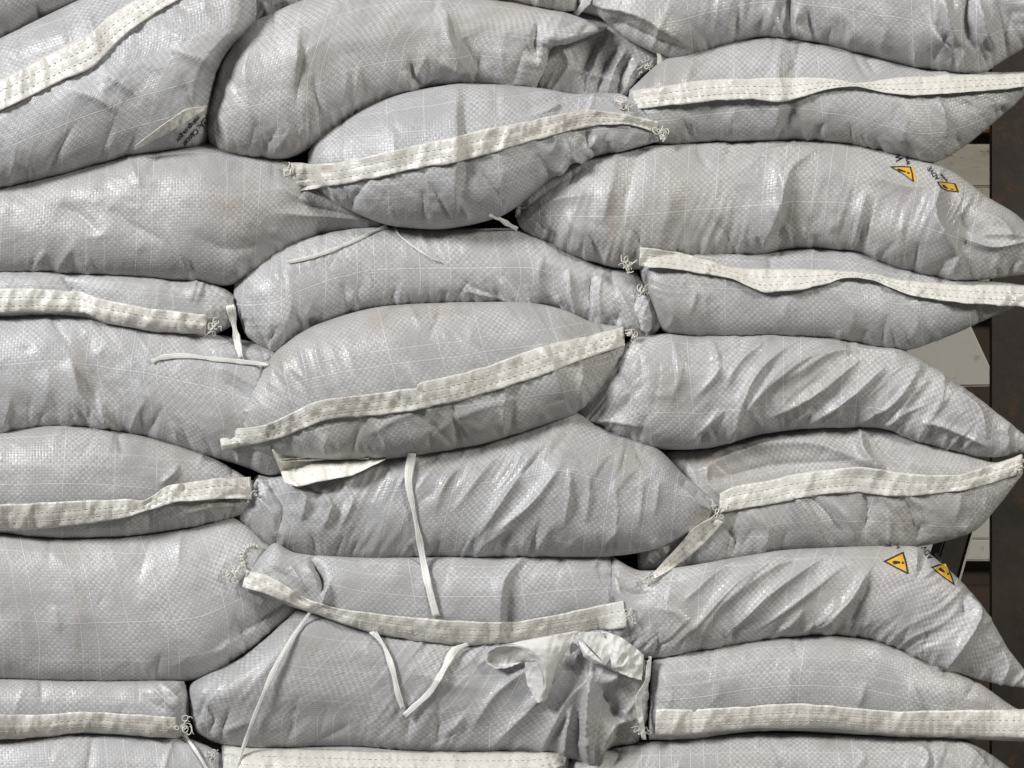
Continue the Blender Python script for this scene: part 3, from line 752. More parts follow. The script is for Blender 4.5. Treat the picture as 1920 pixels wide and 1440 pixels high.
bag('R1', 'sandbag with a twisted speckled hem running off the right edge, second from top',
    '1176,200 1200,252 1245,270 1350,264 1500,262 1600,272 1735,303 1800,277 1880,212 1935,160', '1180,172 1240,117 1290,102 1380,80 1440,72 1500,74 1570,90 1680,120 1780,137 1935,138',
    kd=0.78, q0=6, endr=(40, 26), swap=True, puck=(12, 10), warm=0.015,
    stains=[('1480,200 1500,240 1470,260', 0.25, 24), ('1720,250 1760,240 1780,230', 0.25, 20)],
    strokes=[('1466,78 1459,130 1462,190 1452,256', 8, 26, 14, 0.5), ('1480,80 1490,130 1475,250', -6, 12, 16), ('1622,108 1636,125 1642,138', -6, 7, 7), ('1752,178 1768,215 1775,260', 9, 14, 12), ('1680,175 1700,220 1690,270', 5, 18, 16),
             ('1560,180 1550,220 1570,262', 4, 18, 16), ('1300,110 1290,150 1300,180', 4, 20, 20), ('1380,200 1370,230 1390,258', 5, 14, 14)])
bag('R2', 'sandbag with two yellow warning triangles under the topmost twisted hem',
    '966,402 985,432 1060,472 1130,494 1200,503 1300,490 1420,476 1500,464 1600,470 1680,502 1780,522 1860,520 1940,508', '968,388 1010,342 1060,307 1180,280 1300,270 1450,264 1550,264 1620,272 1735,304 1790,326 1850,371 1900,401 1945,440',
    kd=0.66, q0=4, endr=(30, 34), grain=(72, 2.4), puck=(22, 8), warm=0.015,
    stains=[('1140,360 1150,420 1135,470', 0.45, 14), ('1440,430 1470,420 1480,380', 0.25, 18), ('1260,330 1280,400 1270,450', 0.2, 30)],
    strokes=[('1458,296 1466,370 1424,474', 15, 34, 18, 0.4), ('1535,282 1482,318 1462,390', 10, 12, 14), ('1395,315 1440,288 1520,276', 8, 16, 10), ('1480,350 1470,420 1440,470', -7, 12, 18),
             ('1158,285 1150,340 1128,425', 12, 32, 20), ('1195,285 1180,340 1165,420', -7, 16, 20), ('964,402 1035,342 1098,312', -11, 12, 10), ('985,415 1040,375 1100,365', 6, 20, 14),
             ('1622,352 1612,410 1600,466', 10, 9, 13), ('1640,370 1630,420 1620,470', -5, 9, 9), ('1762,350 1755,405 1796,476', 24, 42, 13, 0.35), ('1800,400 1815,440 1800,480', -12, 18, 18), ('1800,445 1860,462 1930,452', 10, 8, 10), ('1840,440 1880,440 1930,445', 5, 9, 9),
             ('1508,425 1514,445 1522,465', 8, 7, 8), ('1555,440 1565,455 1580,468', 6, 7, 7), ('1420,440 1425,460 1420,478', -6, 8, 8), ('1700,380 1690,430 1700,480', 7, 16, 12), ('1560,300 1580,340 1560,400', 5, 20, 20),
             ('1850,400 1880,420 1900,450', 7, 10, 9), ('1640,330 1700,350 1760,350', 7, 16, 10), ('1060,400 1090,440 1080,475', 5, 14, 14), ('1250,300 1260,360 1240,440', 5, 26, 20)])
bag('R3', 'sandbag with a loose wavy hem lifting off its front, right of centre',
    '1222,560 1242,616 1300,630 1450,630 1560,634 1650,652 1700,654 1780,627 1880,582 1945,556', '1200,490 1225,464 1300,462 1420,477 1500,467 1600,472 1690,504 1790,524 1870,532 1945,540',
    Lc='1202,520', kd=0.8, q0=2, endr=(30, 26), swap=True, puck=(8, 8), warm=0.012,
    stains=[('1570,600 1600,608 1640,605', 0.45, 10)],
    strokes=[('1440,470 1446,500 1446,530', -6, 9, 9), ('1298,532 1304,552 1296,585', 5, 7, 9), ('1330,548 1322,565 1326,590', 2.5, 7, 9), ('1250,560 1262,590 1255,620', 4, 14, 12),
             ('1560,540 1600,580 1590,630', 4, 22, 22), ('1480,560 1470,590 1490,625', 4, 16, 16), ('1700,560 1720,600 1700,640', 4, 18, 18)])
bag('R4', 'sandbag covered in long curved diagonal wrinkles, right side',
    '1078,782 1130,807 1200,837 1260,840 1330,837 1420,814 1500,802 1590,799 1660,802 1740,832 1850,854 1945,842', '1086,766 1112,722 1150,672 1186,637 1240,627 1310,632 1450,630 1560,635 1640,650 1690,657 1750,692 1830,747 1900,802 1945,838',
    kd=0.72, q0=8, endr=(36, 26), creases=14, crease_dir=0.75, grain=(42, 2.6), puck=(18, 12), warm=0.012,
    strokes=[('1452,632 1385,682 1362,725', 10, 10, 11), ('1505,632 1425,695 1388,760 1370,832', 14, 13, 14), ('1560,650 1470,690 1405,760', 9, 10, 10), ('1605,640 1495,685 1410,755 1385,800', 8, 10, 10), ('1690,662 1570,662 1468,715', 8, 10, 13),
             ('1615,672 1535,735 1450,778', 12, 12, 12), ('1664,682 1602,738 1510,795', 13, 12, 12), ('1612,790 1680,752 1724,690', 10, 10, 12), ('1580,760 1550,785 1530,800', 6, 8, 8),
             ('1335,636 1346,695 1305,745', 9, 14, 12), ('1260,640 1275,700 1255,760', 6, 20, 18), ('1790,735 1836,775 1850,825', 10, 9, 11), ('1730,790 1770,800 1850,835', 8, 9, 10), ('1655,800 1695,775 1730,760', 7, 8, 8),
             ('1480,805 1495,785 1520,770', 6, 7, 7), ('1300,830 1320,800 1360,770', 5, 9, 9), ('1760,690 1770,730 1750,780', 5, 14, 12), ('1150,690 1180,740 1150,800', -8, 14, 16), ('1100,785 1160,790 1200,800', 8, 8, 12), ('1880,800 1890,825 1880,850', 5, 9, 9)])
bag('R5', 'sandbag with a folded hem curving to a sharp tip at the right edge',
    '1196,1062 1215,1070 1290,1062 1380,1047 1470,1032 1560,1027 1700,1024 1770,1012 1830,990 1872,945 1918,884', '1236,848 1290,847 1340,840 1430,814 1510,802 1590,800 1650,802 1730,827 1800,850 1862,870 1918,856',
    Lc='1200,1020 1260,960 1270,900', kd=0.5, q0=-14, tilt=50, endr=(40, 18), swap=True, grain=(140, 2.0), puck=(14, 6), warm=0.015,
    strokes=[('1305,885 1400,848 1530,836 1645,878', 11, 11, 13), ('1330,902 1450,872 1600,866', -7, 9, 10), ('1350,870 1450,835 1560,822', 5, 10, 10), ('1612,805 1622,850 1660,885', 17, 26, 10), ('1640,820 1665,850 1700,880', -8, 14, 20),
             ('1480,918 1512,955 1562,1026', 16, 12, 9), ('1500,915 1545,955 1590,1000', -8, 9, 9), ('1560,940 1590,975 1610,1015', 6, 7, 8), ('1622,905 1626,950 1622,1000', -8, 10, 12), ('1650,920 1680,955 1700,1000', 5, 6, 7), ('1690,915 1720,950 1735,990', 5, 6, 7), ('1730,910 1760,950 1780,980', 4, 6, 7),
             ('1400,960 1440,990 1430,1030', 6, 14, 14), ('1360,990 1380,1015 1370,1045', -9, 9, 9), ('1330,870 1325,900 1345,930', 8, 9, 9), ('1780,900 1800,930 1790,980', 4, 12, 12)])
bag('R6', 'sandbag with two yellow warning triangles in the lower right',
    '1140,1184 1200,1227 1240,1232 1330,1217 1450,1197 1550,1190 1650,1202 1760,1252 1850,1275 1945,1290', '1148,1046 1200,1072 1290,1064 1380,1048 1470,1034 1560,1029 1700,1026 1742,1042 1800,1092 1850,1152 1890,1220 1945,1288',
    Lc='1150,1140 1140,1090', kd=0.72, q0=10, endr=(30, 24), creases=14, crease_dir=0.75, grain=(42, 2.6), puck=(18, 14), warm=0.012,
    strokes=[('1485,1038 1380,1098 1295,1185', 12, 12, 14), ('1562,1036 1440,1118 1355,1200', 12, 12, 13), ('1405,1048 1340,1080 1285,1125', 9, 9, 10), ('1520,1035 1440,1075 1360,1130', 6, 9, 9), ('1600,1045 1520,1110 1420,1180', 7, 10, 10), ('1440,1060 1350,1140 1310,1200', 5, 9, 9),
             ('1634,1062 1596,1125 1530,1178', 14, 14, 11), ('1630,1095 1605,1140 1592,1175', -10, 8, 9), ('1505,1145 1485,1165 1455,1185', 8, 8, 7), ('1570,1130 1540,1160 1500,1185', 7, 8, 8), ('1812,1112 1806,1135 1810,1160', -9, 6, 9), ('1818,1125 1828,1165 1780,1245', 22, 14, 14, 0.4), ('1845,1150 1840,1200 1800,1255', -10, 12, 14),
             ('1230,1140 1270,1150 1300,1180', 5, 14, 14), ('1660,1150 1680,1190 1660,1215', 5, 16, 14), ('1210,1090 1260,1085 1300,1095', -6, 10, 10), ('1150,1080 1180,1110 1230,1110', -8, 14, 14), ('1880,1220 1890,1250 1880,1275', 6, 8, 8)])
bag('R7', 'sandbag with a straight bright hem across the lower right',
    '1216,1384 1300,1384 1400,1370 1490,1368 1640,1376 1700,1380 1945,1388', '1224,1240 1330,1219 1450,1199 1550,1192 1650,1205 1750,1247 1830,1280 1900,1328 1945,1345',
    Lc='1216,1310', kd=0.7, q0=10, endr=(34, 30), swap=True, puck=(4, 10), warm=0.01,
    strokes=[('1622,1280 1618,1300 1610,1325', 5, 12, 10), ('1708,1285 1720,1310 1735,1335', 8, 14, 10), ('1490,1240 1480,1280 1490,1320', 4, 26, 22), ('1340,1240 1350,1290 1330,1325', 4, 24, 20), ('1240,1260 1260,1300 1250,1330', 4, 14, 14)])
bag('R8', 'sandbag along the bottom right under the straight bright hem',
    '1050,1650 1300,1680 1700,1670 2000,1600', '1060,1432 1120,1412 1220,1392 1400,1376 1640,1380 1790,1384 1850,1412 1930,1470', kd=0.5, q0=-6, endr=(50, 60), grain=(70, 1.8), puck=(4, 12), warm=0.01,
    strokes=[('1480,1385 1470,1415 1480,1450', 5, 16, 14), ('1720,1395 1740,1420 1730,1450', 9, 14, 14), ('1600,1390 1620,1420 1600,1450', 5, 16, 14), ('1800,1390 1840,1430 1860,1460', 8, 12, 10)])
# the gathered tail of the big top bag, tucked under the right-hand stack
sfc = make_surface('1000,172 1060,182 1130,186 1172,186', '1010,22 1060,20 1130,38 1190,76 1250,108', Rc='1196,150', q0=-20, kd=0.34, endr=(20, 16), puck=(4, 2), seed=77, nt=60, ns=100,
    strokes=[('1128,60 1110,100 1085,150', -14, 8, 12), ('1140,70 1118,110 1100,160', 9, 7, 7), ('1160,85 1135,125 1118,178', -12, 7, 9), ('1172,95 1150,135 1140,178', 8, 7, 7), ('1185,105 1165,140 1160,180', -9, 6, 7), ('1200,115 1180,145 1172,178', 6, 5, 5),
             ('1068,122 1050,145 1030,172', 9, 8, 10), ('1040,75 1060,100 1068,125', 8, 14, 8), ('1066,128 1110,140 1165,152', 5, 6, 6), ('1110,120 1100,150 1095,180', -6, 6, 6)])
o, bv = surface_obj('folded_end', sfc, BAGS['C1']['o'], back=0.8)
o.color = (0.94, 0.93, 0.90, 1)
BAGS['C1tail'] = dict(o=o, bvh=bv, sfc=sfc)

# ================================================================== hems, threads, ties, print
hem('L1', '-120,200 0,150 60,118 110,92 150,75 175,58 205,30 250,2 330,-45', '-120,260 0,208 60,180 120,150 170,128 195,105 230,70 290,25 370,-20', free='up', lift=6, seed=3, dirty=0.3)
hem('L1', '254,274 298,240 348,206 388,199', '252,282 296,259 340,235 380,208', free='up', lift=10, seed=4, stitch=False, name='hem_corner', tint=1.25)
hem('L3', '-120,540 0,541 60,541 120,545 146,546 200,562 280,578 340,584 388,590', '-120,590 0,588 60,585 110,586 156,587 200,606 280,620 340,626 386,628', lift=9, seed=5, dirty=1.0)
hem('L5', '-120,946 0,946 80,942 180,938 240,936 272,938 315,910 350,905 405,897 440,896 470,894', '-120,996 0,994 80,992 170,982 230,972 262,962 320,944 350,940 405,936 440,934 472,936', lift=7, seed=6, dirty=0.5, keys=['L5'])
hem('L7', '-120,1342 0,1340 80,1340 160,1335 230,1338 330,1346', '-120,1388 0,1386 80,1383 160,1373 230,1378 330,1383', lift=8, seed=7, dirty=0.7)
hem('C2', '545,304 600,308 650,302 720,286 800,268 857,255 920,240 1000,225 1060,212 1100,206 1150,210 1190,218 1236,228', '552,360 600,352 660,342 730,328 800,312 857,305 920,287 1000,264 1060,248 1100,238 1150,234 1190,236 1230,250', lift=6, seed=8, free='up', dirty=0.4)
hem('C4', '406,798 450,802 500,796 545,776 590,754 640,745 700,738 760,730 780,728 790,716 850,704 920,684 1000,655 1050,641 1110,628 1168,612', '417,846 450,838 500,828 550,812 600,792 640,784 700,780 760,772 800,764 850,755 920,734 1000,710 1050,692 1110,668 1172,648', free='up', lift=8, seed=9, dirty=0.6, keys=['C4'])
hem('C6', '462,1068 500,1078 540,1100 580,1125 640,1142 700,1150 760,1156 820,1162 880,1165 920,1166 960,1166 1000,1160 1080,1145 1168,1126', '454,1100 500,1116 540,1132 590,1150 640,1168 700,1186 760,1198 820,1206 880,1209 930,1208 970,1206 1000,1201 1080,1187 1176,1176', lift=9, seed=10, dirty=0.4, keys=['C6', 'L6', 'R6'])
hem('C8', '420,1396 500,1400 600,1404 700,1408 800,1409 900,1411 960,1410 1010,1410 1068,1400', '418,1446 500,1450 600,1452 700,1452 800,1454 900,1454 960,1454 1010,1448 1060,1436', lift=5, seed=11, dirty=0.4, tint=0.93)
hem('R1', '1184,170 1250,160 1330,150 1450,146 1530,146 1570,149 1608,156 1660,148 1720,143 1800,139 1930,137', '1192,206 1250,198 1330,190 1400,186 1456,191 1500,183 1550,168 1606,162 1660,174 1720,178 1800,174 1930,162', lift=8, seed=12, dirty=0.6)
hem('R3', '1200,464 1250,470 1310,482 1370,500 1420,504 1500,504 1560,508 1600,510 1640,514 1700,526 1780,532 1930,536', '1198,500 1250,503 1310,511 1370,522 1425,546 1465,545 1500,543 1550,532 1590,520 1640,526 1700,551 1780,565 1930,577', lift=16, seed=13, dirty=0.1, keys=['R3', 'R2'])
hem('R5', '1350,924 1380,912 1430,903 1500,888 1600,876 1660,882 1720,890 1790,890 1840,878 1880,864 1916,852', '1348,962 1380,956 1430,948 1500,934 1560,926 1610,924 1660,930 1720,930 1790,922 1840,912 1880,900 1914,888', lift=6, seed=14, dirty=0.5, free='up')
hem('R5', '1222,1078 1260,1036 1296,996 1320,978 1340,968', '1226,1086 1272,1058 1316,1022 1340,998 1356,980', lift=10, off=6, seed=15, dirty=0.0, free='up', name='hem_tail', tint=1.2, keys=['R5', 'R6', 'C5'])
hem('R7', '1230,1330 1300,1330 1400,1325 1490,1319 1560,1324 1640,1331 1700,1334 1800,1332 1930,1330', '1228,1380 1300,1377 1400,1367 1490,1365 1560,1366 1640,1374 1700,1378 1800,1382 1930,1387', lift=9, seed=16, dirty=0.15, tint=1.1)
# folded white hem showing under the centre bag
hem('C5', '510,842 560,843 620,845 680,848 726,852', '534,906 560,912 612,900 668,888 724,860', lift=12, off=22, seed=17, stitch=False, name='folded_hem', tint=1.25, keys=['C5', 'L4'])
hem('C5', '524,862 580,858 640,856 690,856', '528,868 580,864 640,861 692,860', lift=2, off=40, seed=18, rows=(0.5,), name='hem_edge', tint=1.1, keys=['C5', 'L4'])
def hq(key, i, end):
    G = BAGS[key]['hems'][i][1]
    return G[-1 if end else 0].mean(0), BAGS[key]['hems'][i][0]
for key, i, end, dx, dy, n, R, sp, sd in [('L3', 0, 1, 16, 4, 9, 8, 13, 1), ('L5', 0, 1, -4, 10, 6, 6, 14, 2), ('L7', 0, 1, 14, -6, 9, 8, 14, 3), ('C2', 0, 0, -6, -14, 6, 7, 9, 4), ('C2', 0, 1, 6, 14, 7, 8, 10, 5),
                                          ('C4', 0, 1, 14, -2, 6, 8, 9, 6), ('C6', 0, 0, -22, -6, 9, 9, 14, 8), ('C6', 0, 1, 8, 2, 3, 6, 12, 9), ('R1', 0, 0, -16, 8, 8, 9, 13, 10),
                                          ('R3', 0, 0, -20, 14, 8, 8, 12, 11), ('R5', 0, 1, 2, 4, 5, 6, 10, 12), ('R5', 1, 0, -12, 0, 6, 7, 9, 13), ('C8', 0, 0, -18, -2, 7, 6, 11, 15), ('R5', 0, 0, -2, 16, 5, 6, 12, 16)]:
    c, ho = hq(key, i, end)
    fray(ho, c[0] + dx, c[1] + dy, c[2] + 3, n, R, sp, sd)
# thread chain lying on the broad bag left of the pinched hem
c, ho = hq('C6', 0, 0)
t = np.linspace(0, 1, 60)
ch = spline(P('458,1066 453,1045 458,1030 470,1022 486,1026'), 60)
zz = drape(ch[:, None], ['L6'], 3)[:, 0] + 2.5
chain = np.stack([ch[:, 0] + 3 * np.sin(t * 70), ch[:, 1] + 3 * np.cos(t * 70), zz + 2 * np.sin(t * 35)], 1)
tubes_obj('frayed_thread', [chain], 1.5, M_THREAD, ho, 5)
# loops on the gathered end of the long middle bag
z = depth(1204, 556, ['C3', 'R3']) or 40
fray(BAGS['C3']['o'], 1206, 548, z + 4, 9, 8, 10, 21, 1)
z = depth(1210, 120, ['C1tail']) or 20
fray(BAGS['C1tail']['o'], 1212, 122, 10, 7, 7, 12, 22, 2).parent = BAGS['C1']['o']
loft('hem_corner', ['1226,92,18 1232,105,22 1232,120,16', '1236,98,26 1240,108,30 1240,118,24', '1250,104,16 1250,112,20 1246,120,14'], M_HEM, BAGS['C1']['o'])
fray(BAGS['C7']['o'], 1204, 1372, 40, 6, 7, 12, 23, 4)
# curled mouth of the gathered end of C3
loft('curled_mouth', ['1190,548,34 1180,580,40 1188,612,44', '1212,556,52 1206,590,58 1204,620,52', '1230,566,30 1231,598,34 1212,628,36'], M_FAB, BAGS['C3']['o'], wr=1.5).color = (1.05, 1.05, 1.05, 1)

# loose plastic ties
tie('white plastic tie lying slanted on the long bag, upper end under the rust-marked bag', '726,424 690,440 640,462 590,480 540,492', 10, 3, 1)
tie('thin curled yellowish tie strand on the long middle bag', '740,426 748,440 775,462 802,480 828,493', 5, 3, 2)
tie('short bent white tie between the ridged bag and triangle-printed bag', '918,402 936,410 952,420 970,430', 12, 4, 3, twist=0.6)
tie('short upright white tie beside the dark gap', '431,572 437,600 444,636 452,673', 16, 5, 4, arch=4)
tie('horizontal white tie lying across the dented bag', '284,678 310,669 350,667 400,673 450,678 504,684', 12, 4, 5)
tie('long white tie hanging down over the wide wrinkled bag', '772,850 766,900 774,950 788,1020 800,1085 818,1156', 16, 5, 6, twist=0.5)
tie('long thin tie running down to the bottom edge from the pinched hem', '583,1146 552,1190 520,1245 490,1310 465,1375 442,1446', 10, 6, 7, twist=0.3, arch=6)
tie('left strand of the V shaped tie on the bottom middle bag', '698,1182 720,1212 736,1255 746,1300 756,1330', 14, 5, 8, twist=0.5)
tie('right strand of the V shaped tie on the bottom middle bag', '880,1206 850,1222 832,1255 808,1295 780,1322 758,1342', 15, 8, 9, twist=0.6)
tie('short tie below the thread loops in the bottom left corner', '344,1376 362,1400 378,1425 392,1450', 9, 5, 10)
tie('pale tie tail hanging at the top edge between the top bags', '1106,-10 1098,5 1088,18 1078,28', 16, 4, 11)

# torn, curled flaps of the bottom middle bag
C7 = BAGS['C7']['o']
DQ = 24
loft('torn_flap', ['932,1213,78 985,1200,92 1040,1190,84 1086,1182,66', '965,1212,92 1000,1216,104 1040,1216,94 1068,1212,72', '1006,1240,98 1022,1246,102 1040,1246,92 1048,1242,74', '1018,1280,90 1024,1284,92 1030,1284,84 1036,1278,70', '1011,1317,72 1015,1319,74 1021,1317,70 1026,1309,60'], M_FILM, C7, dq=DQ, wr=1.2)
loft('torn_flap', ['932,1213,78 958,1207,90 985,1216,98 1004,1238,98', '914,1224,62 940,1222,60 965,1228,64 992,1240,78', '912,1240,54 935,1246,44 962,1244,48 988,1240,60', '930,1254,64 948,1252,56 968,1246,56 986,1237,58'], M_FILM, C7, dq=DQ, wr=0.8)
loft('torn_flap', ['1004,1240,98 1016,1262,98 1019,1290,88 1011,1318,72', '990,1242,70 996,1262,62 1002,1290,62 1008,1317,66', '984,1240,58 984,1262,50 992,1290,52 1006,1317,60'], M_FILM, C7, dq=DQ, wr=0.8)
loft('torn_flap', ['1082,1184,66 1094,1200,70 1116,1224,74 1136,1247,74', '1104,1184,54 1118,1200,56 1132,1222,62 1139,1244,68', '1124,1184,48 1136,1196,48 1142,1214,54 1141,1240,62'], M_FILM, C7, dq=DQ, wr=0.8)
loft('torn_flap', ['1086,1196,62 1104,1216,72 1122,1234,76 1136,1247,74', '1085,1206,66 1098,1226,76 1116,1238,78 1136,1248,74', '1086,1212,54 1096,1232,62 1112,1242,68 1134,1249,70'], M_FILM, C7, dq=DQ, wr=0.8)
loft('torn_flap', ['1080,1190,60 1064,1214,70 1054,1240,66', '1070,1200,50 1060,1222,58 1052,1244,58', '1088,1214,46 1072,1226,52 1052,1246,54'], M_FILM, C7, dq=DQ)
loft('torn_flap', ['1126,1182,40 1165,1195,46 1208,1228,34', '1134,1215,56 1165,1225,60 1206,1256,44', '1130,1248,58 1160,1262,60 1204,1276,46'], M_FILM, C7, dq=DQ, wr=2.2, thick=1.0).color = (1, 1, 1, 1)
loft('torn_flap', ['1216,1230,20 1212,1275,26 1196,1300,34 1202,1340,32 1206,1386,28', '1222,1232,34 1218,1276,40 1204,1304,46 1206,1344,44 1212,1388,36', '1214,1240,44 1208,1280,50 1192,1308,54 1196,1350,50 1204,1384,40'], M_FILM, C7, dq=DQ)

# print: text and warning triangles draped on the cloth
def drape_mesh(name, verts2d, faces, key, mat, parent, off=0.9):
    bm = bmesh.new()
    vs = [bm.verts.new((x, y, 0)) for x, y in verts2d]
    for f in faces:
        try: bm.faces.new([vs[i] for i in f])
        except ValueError: pass
    bmesh.ops.triangulate(bm, faces=bm.faces)
    for _ in range(4):
        e = [e for e in bm.edges if e.calc_length() > 4.0]
        if not e: break
        bmesh.ops.subdivide_edges(bm, edges=e, cuts=1)
        bmesh.ops.triangulate(bm, faces=bm.faces)
    last = None; V = []
    for v in bm.verts:
        z = depth(v.co.x, v.co.y, [key])
        V.append([v.co.x, v.co.y, z])
    zs = [z for *_, z in V if z is not None]
    zm = min(zs) if zs else 0
    V = [(x, y, (z if z is not None else zm - 6) + off) for x, y, z in V]
    bm.verts.index_update()
    F = [tuple(v.index for v in f.verts) for f in bm.faces]
    bm.free()
    return mesh_obj(name, to_world(np.array(V)), np.array(F), mat, parent)

def print_text(txt, key, x, y, size, ang, shear=0.0, sx=1.0):
    cu = bpy.data.curves.new('txt', 'FONT'); cu.body = txt; cu.size = size; cu.fill_mode = 'FRONT'; cu.offset = size * 0.03; cu.resolution_u = 3
    ob = bpy.data.objects.new('txt', cu); COL.objects.link(ob)
    bpy.context.view_layer.update()
    me = bpy.data.meshes.new_from_object(ob.evaluated_get(bpy.context.evaluated_depsgraph_get()))
    bpy.data.objects.remove(ob); bpy.data.curves.remove(cu)
    a = math.radians(ang); ca, sa = math.cos(a), math.sin(a)
    pts = []
    for v in me.vertices:
        u, w = v.co.x * sx + shear * v.co.y, v.co.y          # text right / up
        pts.append((x + u * ca + w * sa, y + u * sa - w * ca))
    o = drape_mesh('printed_text', pts, [tuple(p.vertices) for p in me.polygons], key, M_INK, BAGS[key]['o'])
    bpy.data.meshes.remove(me)
    return o

print_text('ICIA: Cáncer', 'L1', 388, 215, 14, 130, sx=0.98)
print_text('rnings.ca.gov', 'L1', 371, 217, 12, 132, sx=1.0)
print_text('WARNING', 'R2', 1694, 301, 20, -99, sx=0.8)
print_text('www.P65', 'R2', 1707, 308, 14, -103, sx=0.8)
print_text('ADVE', 'R2', 1762, 334, 12, -128, sx=0.95)
print_text('www.', 'R2', 1778, 338, 9, -134, sx=0.95)
print_text('WARN', 'R6', 1672, 1027, 20, -80, sx=0.5)
print_text('www', 'R6', 1687, 1029, 13, -86, sx=0.7)
print_text('ADV', 'R6', 1750, 1045, 15, -122, sx=0.9)
print_text('www', 'R6', 1767, 1052, 10, -126, sx=0.9)

def warning(key, tri, marks, shift=(0, 0)):
    tri = P(tri); n = len(tri); c = tri.mean(0)
    par = BAGS[key]['o']
    inner = c + (tri - c) * 0.80
    yl = c + (tri - c) * 0.94 + np.array(shift)
    w = drape_mesh('warning_triangle', yl, [tuple(range(n))], key, M_YEL, par, 0.8)
    V = np.vstack([tri, inner]); F = [(i, (i + 1) % n, n + (i + 1) % n, n + i) for i in range(n)]
    drape_mesh('triangle_border', V, F, key, M_INK, w, 1.5)
    for m in marks:
        m = P(m); drape_mesh('exclamation_mark', m, [tuple(range(len(m)))], key, M_INK, w, 1.6)
warning('R2', '1668,312 1688,311 1708,312 1712,326 1714,342 1692,326', ['1682,316 1686,316 1699,321 1697,323 1684,320', '1701,322 1705,323 1705,326 1701,325'], (5, 1))
warning('R2', '1756,340 1774,341 1792,344 1798,360 1776,358 1764,352', ['1767,346 1771,347 1778,353 1775,354 1768,350', '1783,353 1788,354 1788,356 1783,355'], (4, 1))
warning('R6', '1656,1052 1675,1043 1694,1034 1700,1054 1704,1077 1680,1065', ['1673,1053 1678,1051 1688,1053 1688,1056 1676,1058', '1691,1053 1695,1053 1695,1057 1691,1057'])
warning('R6', '1745,1063 1759,1058 1773,1056 1783,1074 1791,1098 1768,1082', ['1760,1066 1764,1064 1772,1071 1770,1074 1761,1069', '1776,1074 1780,1074 1780,1078 1776,1077'])

# ================================================================== behind the stack
def rough_mat(name, c1, c2, sc_, rough=0.85, vscale=(1, 1, 1), spots=None, spot_scale=60.0):
    k = NT(name)
    tc = k.n.new('ShaderNodeTexCoord'); mp = k.n.new('ShaderNodeMapping'); mp.inputs['Scale'].default_value = vscale
    k.l.new(tc.outputs['Object'], mp.inputs[0]); v = mp.outputs[0]
    n = k.noise(v, sc_, 5, 0.65)
    c = k.mix(k.ramp(n, 0.3, 0.7), c1, c2)
    if spots: c = k.mix(k.ramp(k.noise(v, spot_scale, 4, 0.7), 0.58, 0.7), c, spots)
    k.l.new(c, k.b.inputs['Base Color']); k.b.inputs['Roughness'].default_value = rough
    k.l.new(k.bump(n, 0.5, 0.004), k.b.inputs['Normal'])
    return k.m
M_STEEL = rough_mat('rusty_steel', (0.026, 0.019, 0.014), (0.060, 0.045, 0.033), 14, 0.7, spots=(0.095, 0.048, 0.022), spot_scale=34)
M_BOARD = rough_mat('weathered_white_board', (0.40, 0.36, 0.29), (0.55, 0.51, 0.43), 6, 0.8, (1, 1, 4), spots=(0.14, 0.11, 0.08), spot_scale=30)
M_PALE = rough_mat('pale_panel', (0.62, 0.59, 0.53), (0.72, 0.69, 0.63), 5, 0.7, spots=(0.30, 0.27, 0.23), spot_scale=22)
M_DARK = rough_mat('dark_brown_board', (0.05, 0.034, 0.023), (0.085, 0.06, 0.042), 8, 0.85)
M_WOOD = rough_mat('orange_brown_wood', (0.20, 0.11, 0.05), (0.30, 0.17, 0.08), 10, 0.7, (1, 1, 6))

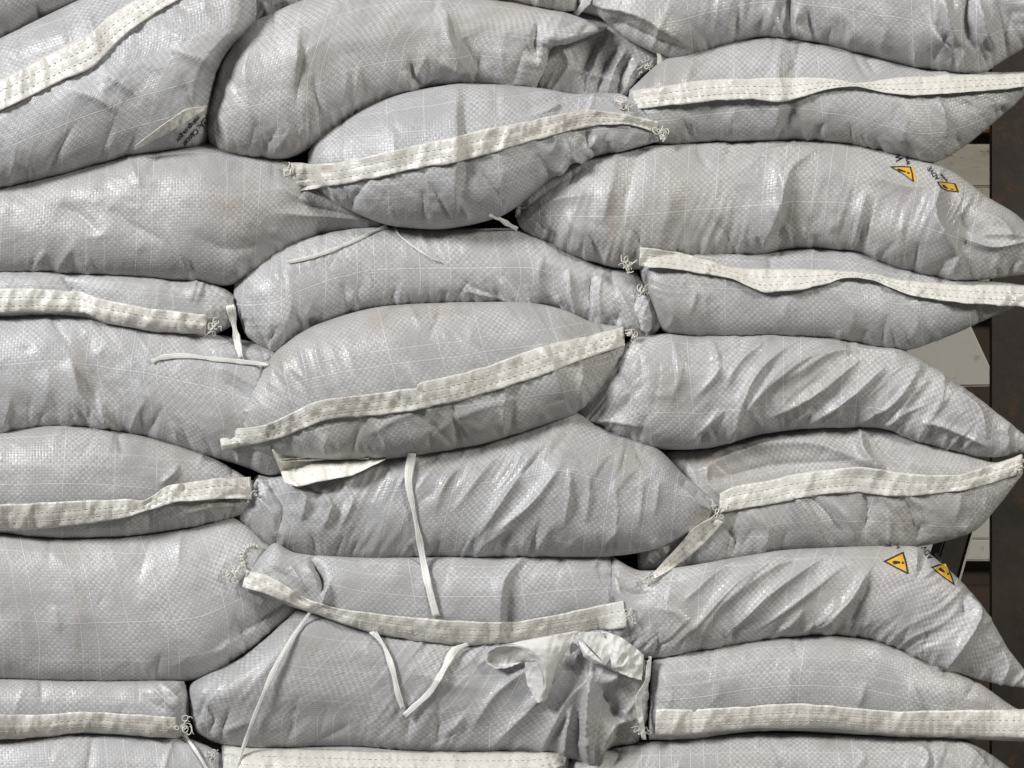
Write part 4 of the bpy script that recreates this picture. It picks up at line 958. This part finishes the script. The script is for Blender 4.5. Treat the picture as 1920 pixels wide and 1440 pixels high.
def prism(name, poly, y0, y1, mat, parent=None, bev=0.002):
    """polygon given in picture pixels at depth y0 (metres behind the stack plane), extruded to y1."""
    p = P(poly); sca = K * (DIST + y0) / DIST
    xs, zs = (p[:, 0] - 960) * sca, -(p[:, 1] - 720) * sca
    bm = bmesh.new()
    f = [bm.verts.new((x, y0, z)) for x, z in zip(xs, zs)]
    b = [bm.verts.new((x, y1, z)) for x, z in zip(xs, zs)]
    bm.faces.new(f); bm.faces.new(b[::-1]); n = len(f)
    for i in range(n): bm.faces.new((f[i], b[i], b[(i + 1) % n], f[(i + 1) % n]))
    bmesh.ops.recalc_face_normals(bm, faces=bm.faces)
    if bev: bmesh.ops.bevel(bm, geom=bm.edges, offset=bev, segments=2, affect='EDGES')
    me = bpy.data.meshes.new(name); bm.to_mesh(me); bm.free()
    me.materials.append(mat)
    o = bpy.data.objects.new(name, me); COL.objects.link(o)
    if parent: o.parent = parent
    return o
w = prism('back_wall', '-900,-700 2600,-700 2600,2200 -900,2200', 0.62, 0.66, M_DARK, None, 0)
w['kind'] = 'structure'
pw = prism('gap_light_blocker', '-900,-700 1560,-700 1560,2200 -900,2200', 0.22, 0.24, M_DARK, None, 0)  # added sheet close behind the bags, blocks light so the gaps stay black
pw['kind'] = 'structure'
for a, b, m in ((-300, 60, M_DARK), (64, 180, M_DARK), (184, 246, M_WOOD), (270, 350.5, M_BOARD), (351.5, 470, M_BOARD), (471, 590, M_BOARD), (930, 1011, M_PALE), (1012, 1052, M_PALE), (1100, 1260, M_DARK), (1264, 1500, M_DARK)):
    prism('plank', f'1300,{a} 2100,{a} 2100,{b} 1300,{b}', 0.59, 0.615, m, w)
o = prism('steel_post', '1858,-500 2085,-500 2085,2000 1858,2000', 0.10, 0.106, M_STEEL, None, 0.001)
prism('web', '1960,-500 1975,-500 1975,2000 1960,2000', 0.1075, 0.24, M_STEEL, o, 0.001)
o['label'] = 'dark rusty steel post standing right of the stack'; o['category'] = 'post'
o = prism('panel', '1640,640 1818,604 1858,690 1880,724 1640,726', 0.40, 0.415, M_PALE)
o['label'] = 'pale panel with slanted edge, behind the stack at the right'; o['category'] = 'panel'
o = prism('steel_brace', '1834,950 1792,1100 1742,1100 1790,950', 0.34, 0.38, M_STEEL)
prism('brace_edge', '1840,950 1798,1100 1794,1100 1836,950', 0.338, 0.345, M_PALE, o, 0)
o['label'] = 'slanted dark steel brace beside the lower triangle-printed bag'; o['category'] = 'brace'
